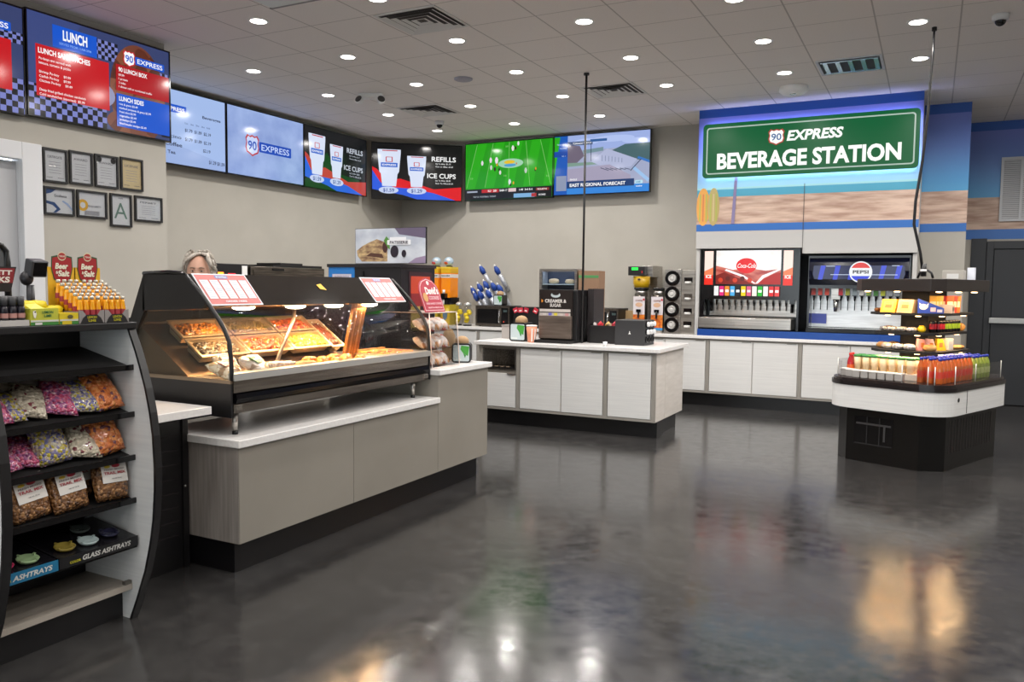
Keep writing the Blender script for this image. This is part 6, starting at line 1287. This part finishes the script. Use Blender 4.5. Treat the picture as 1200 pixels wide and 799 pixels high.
# ashtray display boxes on the fifth shelf
def ash(y0, y1, c1, txt, label, rings):
    t = thing('ashtray_box', label, 'display box', (-3.05, y0, .348), 0, None); w = y1-y0
    b = B(); b.prism([(0, 0), (0, .042), (-.30, .085), (-.30, .05)], 0, w, M('131216', .25), 'y'); b.obj('tray', t)
    b = B(); b.box(.0, .003, 0, w, 0, .044, M(c1, .35)); b.prism([(0, .042), (0, .0445), (-.30, .0875), (-.30, .085)], -.002 if False else 0, .004, M(c1, .4), 'y'); b.obj('front_strip', t)
    c = Cv((.0032, 0, 0), (0, 1, 0), (0, 0, 1)); c.text(txt, w*.58, .012, .02, M('c8c8c4', .4), w=w*.62, align='c', bold=.03, shear=.2); c.text('COLOR', w*.12, .012, .010, M('c8c030', .4), w=w*.13); c.obj('lettering', t)
    for k, (y, x, cc) in enumerate(rings):
        a = thing('glass_ashtray', '%s round glass ashtray in the %s display box' % (cc[1], 'blue fronted' if c1 != '17171a' else 'black'), 'ashtray', (-3.05+x, y0+y, .348+.046-x*.143), 0, None); a.rotation_euler = (0, radians(8), 0)
        m_ = M(cc[0], .12, 0, 0, .5, .6); b = B()
        b.lathe([(.036, 0), (.042, .012), (.036, .014), (.030, .004), (.0, .003)], m_, n=24); b.obj('dish', a)
        for q in range(4): an = q*pi/2+.4; B().box(-.006, .006, -.004, .004, 0, .005, m_).obj('rest', a, loc=(.038*cos(an), .038*sin(an), .0125), rotz=an)
ash(1.735, 1.985, '1e6a90', 'ASHTRAYS', 'blue fronted display box of small ashtrays on the fifth shelf', [(.065, -.06, ('a02a50', 'dark pink')), (.165, -.06, ('88a078', 'pale green')), (.10, -.17, ('3a4a3a', 'dark green'))])
ash(1.99, 2.35, '17171a', 'GLASS ASHTRAYS', 'black GLASS ASHTRAYS display box on the fifth shelf', [(.07, -.07, ('8a7a38', 'olive')), (.17, -.065, ('a8b8b8', 'clear pale')), (.28, -.08, ('2a2a40', 'dark violet')), (.22, -.19, ('4a5250', 'smoky grey'))])
# --- goods on the top deck
TZ = 1.326
def trayshots(y0, lr):
    t = thing('bottle_tray', 'grey and black LEMON LIME cardboard tray, %s one, on the rack top' % lr, 'tray', (-3.085, y0, TZ)); w = .113
    b = B(); b.prism([(-.003, 0), (-.003, .004), (-.0305, .004)]+[(-.0305-.0275*(q//2), .004+.0135*((q+1)//2)) for q in range(1, 11)]+[(-.185, .0715), (-.185, 0)], 0, w, MBLK, 'y'); b.prism([(0, 0), (w, 0), (w, .055), (w*.84, .052), (w*.7, .03), (w*.3, .03), (w*.16, .052), (0, .055)], -.002, .0, M('8a8482', .5), 'x'); b.box(-.185, -.002, 0, .002, 0, .05, M('8a8482', .5)); b.box(-.185, -.002, w-.002, w, 0, .05, M('8a8482', .5)); b.obj('tray', t)
    c = Cv((.0002, 0, 0), (0, 1, 0), (0, 0, 1)); c.poly([(.004, .0), (w-.004, .0), (w-.016, .022), (w-.032, .036), (.032, .036), (.016, .022)], M('1e1c1e', .4)); c.text('LEMON', w/2, .021, .010, M('b0a820', .4), w=.042, align='c', bold=.03); c.text('LIME', w/2, .007, .010, M('b0a820', .4), w=.034, align='c', bold=.03); c.obj('front_print', t)
    cd_ = thing('backboard_card', 'yellow card with a red shield reading Beer Salt, %s one' % lr, 'advertising card', (-3.085-.19, y0-.004, TZ), 0)
    w2 = .122; b = B(); b.prism([(0, 0), (w2, 0), (w2, .232), (0, .232)], -.003, 0, M('d8a81c', .5), 'x'); b.obj('card', cd_)
    c = Cv((.0006, 0, 0), (0, 1, 0), (0, 0, 1)); cx = w2/2
    def shl(k): return [(cx+a*k, .215+b_*k) for a, b_ in ((-.042, .055), (-.02, .060), (0, .066), (.02, .060), (.042, .055), (.044, .01), (.034, -.03), (.0, -.062), (-.034, -.03), (-.044, .01))]
    c.poly(shl(1.1), M('2a4a2c', .5)); c.poly(shl(1.0), M('9a1a20', .5)); c.ell(cx, .278, .019, .019, M('c8c0a0', .5)); c.ell(cx, .278, .016, .014, M('a82a28', .5)); c.text('TEXAS', cx, .274, .007, M('e8e0d0', .5), w=.026, align='c')
    c.text('Beer', cx-.004, .225, .024, M('e0dcc8', .5), w=.056, align='c', bold=.04, shear=.15); c.text('Salt', cx+.004, .194, .024, M('e0dcc8', .5), w=.05, align='c', bold=.04, shear=.15); c.text('&', cx-.030, .204, .012, M('e0dcc8', .5))
    for u, hh, cc in ((.028, .03, '2a2418'), (.042, .03, '2a2418'), (.062, .022, '8a8a30'), (.082, .02, 'a8b030')): c.ell(u, .135, .005, hh/2, M(cc, .5), n=12)
    c.rrect(.07, .145, .112, .165, .004, M('c8a060', .5)); c.obj('print', cd_)
    return t
trayshots(2.126, 'left'); trayshots(2.243, 'right')
t0 = thing('seasoning_bottle', '', 'bottle'); r_ = .0118; b = B(); b.lathe([(r_, 0), (r_, .058), (r_*.72, .082), (r_*.62, .094)], M('e8a010', .25, 0, 0, .5, .5), n=12); b.obj('body', t0)
B().lathe([(r_*.72, .094), (r_*.75, .106), (r_*.5, .108)], M('c8c4b8', .3, .5), n=10).obj('cap', t0); B().tube([(0, 0, .03), (0, 0, .052)], r_*1.02, M('a03038', .5), 12, cap=False).obj('label_band', t0, fix=False); k = 0
for side, y0 in (('left', 2.126), ('right', 2.243)):
    for j in range(6):
        for i in range(4):
            o = t0 if k == 0 else dup(t0); k += 1
            o['label'] = 'small amber bottle in the %s tray, %s from left, %s row back' % (side, ORD[i], ORD[j]); o['group'] = 'small amber bottles on the rack top'; o.location = (-3.102-.0275*j, y0+.016+.027*i, TZ+.0045+.0135*j)
for k, (y0, y1, c1, lb) in enumerate(((1.925, 2.038, 'b8b83a', 'lime yellow LEMON LIME box with open flap on the rack top'), (2.042, 2.122, 'd0b820', 'bright yellow pouch box beside the amber bottles'))):
    t = thing('candy_box', lb, 'candy box', (-3.085, y0, TZ)); w = y1-y0
    b = B(); b.box(-.10, 0, 0, w, 0, .065 if k == 0 else .045, M(c1, .45)); b.obj('box', t)
    b = B(); b.box(0, .001, 0, w, .0, .012, M('3a7a34', .45)); b.box(0, .0012, w*.15, w*.4, .002, .010, M('d8d0d0', .45)); b.box(0, .0011, .0, w, .013, .020, M('c8c8c0', .45)); b.obj('base_strip', t)
    if k == 0:
        c = Cv((.0013, 0, 0), (0, 1, 0), (0, 0, 1)); c.text('LEMON', w*.6, .046, .010, M('2a6a3a', .5), w=.045, align='c', bold=.03); c.text('LIME', w*.6, .032, .010, M('2a6a3a', .5), w=.03, align='c', bold=.03); c.poly([(.008, .055), (.018, .058), (.022, .045), (.018, .028), (.012, .030), (.008, .045)], M('e8e4da', .5)); c.ell(.016, .052, .003, .003, MBLK); c.obj('front_print', t)
        b = B(); b.add([(0, 0, .065), (0, w*.5, .065), (-.03, w*.35, .085), (-.05, w*.05, .08)], [(0, 1, 2, 3)], M('d8d860', .5)); b.obj('flap', t, fix=False)
    else:
        c = Cv((.0013, 0, 0), (0, 1, 0), (0, 0, 1)); c.rect(.01, .0, .05, .014, M('c8b020', .5)); c.ell(w*.55, .030, .012, .008, M('5a5230', .5)); c.obj('front_print', t)
for k in range(5): blob('yellow_pouch', (-3.20-.02*(k % 2), 1.87+.055*k, TZ+.05 if k < 4 else TZ+.03), (.04, .034, .022), M('d8c418', .45), 'yellow candy pouch behind the lime box, %s from the left' % ORD[k], 'candy pouch', .3*k, 'yellow candy pouches on the rack top', 400+k)
tag(B().box(-.11, .0, 0, .22, 0, .05, M('c8a820', .5)).obj('pouch_box', None, loc=(-3.14, 1.86, TZ)), 'low yellow box under the candy pouches', 'box')
t = thing('shot_tray', 'white cardboard tray of energy shots at the left edge', 'tray', (-3.085, 1.72, TZ)); b = B(); b.box(-.16, 0, 0, .20, 0, .022, M('b8b4b0', .5)); b.obj('tray', t)
t0 = thing('energy_shot', '', 'bottle'); b = B(); b.lathe([(.0145, 0), (.0145, .045), (.010, .055)], M('1d1a24', .3), n=12); b.obj('body', t0); B().lathe([(.0125, .055), (.0125, .088), (.010, .09)], M('4a4a4c', .4), n=12).obj('cap', t0); B().tube([(0, 0, .008), (0, 0, .026)], .0148, M('b08078', .5), 12, cap=False).obj('label_band', t0, fix=False); k = 0
for j in range(4):
    for i in range(6):
        o = t0 if k == 0 else dup(t0); k += 1
        o['label'] = 'dark capped energy shot, %s from left, %s row back' % (ORD[i], ORD[j]); o['group'] = 'energy shots in the white tray'; o.location = (-3.105-.033*j, 1.738+.0325*i, TZ+.023)
t = thing('advertising_sign', 'black and red trapezoid sign with white letters at the left edge', 'sign', (-3.30, 1.822, TZ+.128))
c = Cv((0, 0, 0), (0, 1, 0), (0, 0, 1)); pts = [(.02, 0), (.16, 0), (.185, .10), (0, .10)]; c.b.add([c.P(u, v, z) for z in (-.003, 0) for u, v in pts], [(3, 2, 1, 0), (4, 5, 6, 7), (0, 1, 5, 4), (1, 2, 6, 5), (2, 3, 7, 6), (3, 0, 4, 7)], M('1a1518', .4)); c.poly([(.022, .035), (.168, .035), (.178, .094), (.006, .094)], M('7a1c24', .4)); c.text('ARRETT', .095, .068, .018, M('d8d4d0', .4), w=.14, align='c', bold=.04, shear=.1); c.text('OCKS', .10, .038, .022, M('d8d4d0', .4), w=.11, align='c', bold=.04, shear=.1); c.obj('board', t)
b = B(); b.cyl(0, .09, -.128, 0, .004, MBLK, 8); b.obj('stem', t)
t = thing('card_terminal', 'grey payment terminal on a swivel post behind the candy boxes', 'payment terminal', (-3.62, 2.262, 1.326))
b = B(); b.cyl(0, 0, 0, .02, .05, MBLK); b.tube([(0, 0, .02), (0, 0, .154)], .018, M('25252a', .4), 12, [.018, .016]); b.obj('post', t); b = B(); b.sph(-.01, -.01, .184, .028, M('25252a', .4), 1, 1, 1.2); b.obj('joint', t)
b = B(); b.X = Matrix.Translation((.01, .02, .229)) @ Matrix.Rotation(.25, 4, 'Y'); b.box(-.03, .03, -.035, .04, -.035, .04, M('3a3c42', .4)); b.obj('head', t, bevel=.006); b = B(); b.X = Matrix.Translation((.01, .02, .229)) @ Matrix.Rotation(.25, 4, 'Y'); b.box(.0302, .031, -.028, .033, -.028, .033, MBLKG); b.obj('screen', t)
t = thing('wall_mirror', 'black rounded frame cut by the left edge in front of the white door', 'frame', (-3.60, 1.985, TZ))
b = B(); b.tube([(0, .165, 0), (0, .165, .25), (0, .16, .30), (0, .14, .325), (0, .11, .335), (0, -.2, .335)], .014, MBLK); b.tube([(0, .16, .20), (0, -.2, .20)], .012, MBLK); b.tube([(0, -.2, .335), (0, -.2, 0)], .014, MBLK); b.obj('frame', t); B().box(-.004, .002, -.19, .15, .21, .325, M('5a5c60', .2)).obj('panel', t)

# soft packs elsewhere: cookies in the acrylic case, wrapped sandwiches in the deli case
CM['cookie'] = MCB
for lv, z in (('lower', .910), ('middle', 1.036), ('upper', 1.166)):
    for k in range(4):
        candy_bag(4.935+.088*k, -3.235-.02*(k % 2), z+.012, 'cookie', 'red and clear cookie bag, %s shelf of the acrylic case, %s' % (lv, ('left', 'left of centre', 'right of centre', 'right')[k]), w=.10, h=.115, tk=.05, tilt=40 if lv != 'upper' else 35, roll=(-14, 10, -8, 12)[k], header=False, cat='cookies', seed=500+k, grp='bags of cookies in the acrylic display', name='cookie_bag')
CM['wrap'] = cells('wrapped_sandwich', [(0, 'e4d8c8'), (.35, 'c8b090'), (.55, 'f0ece6'), (.8, 'a8886a'), (.92, 'dcd4cc')], 40, .15, .5, .8)
for k, (x, y, c_, lb, yw, ti) in enumerate(((-3.24, 3.10, 'a03040', 'wrapped sandwich with red label by the left end glass', 10, 22), (-3.37, 3.20, '9a3444', 'wrapped sandwich with a dark red label lying further in', -20, 34), (-3.22, 3.30, '2f8a48', 'wrapped sandwich with green label behind the front rail', 24, 30), (-3.36, 3.41, 'd8d8d8', 'loosely wrapped pale sandwich beside the slim post foot', -12, 24))):
    t = candy_bag(y, x, 1.012, 'wrap', lb, w=.12, h=.14, tk=.05, tilt=ti, yaw=yw, header=False, cat='sandwich', seed=520+k, grp=None, name='wrapped_sandwich')
    b = B(); b.X = Matrix.Rotation(radians(90+yw), 4, 'Z') @ Matrix.Rotation(radians(-(90-ti)), 4, 'X') @ Matrix.Translation((0, 0, .08)); b.box(-.035, .035, -.038, -.034, -.03, .03, M(c_, .45)); b.box(-.028, .028, -.039, -.038, -.008, .008, M('eeeeee', .5)); b.obj('paper_label', t)
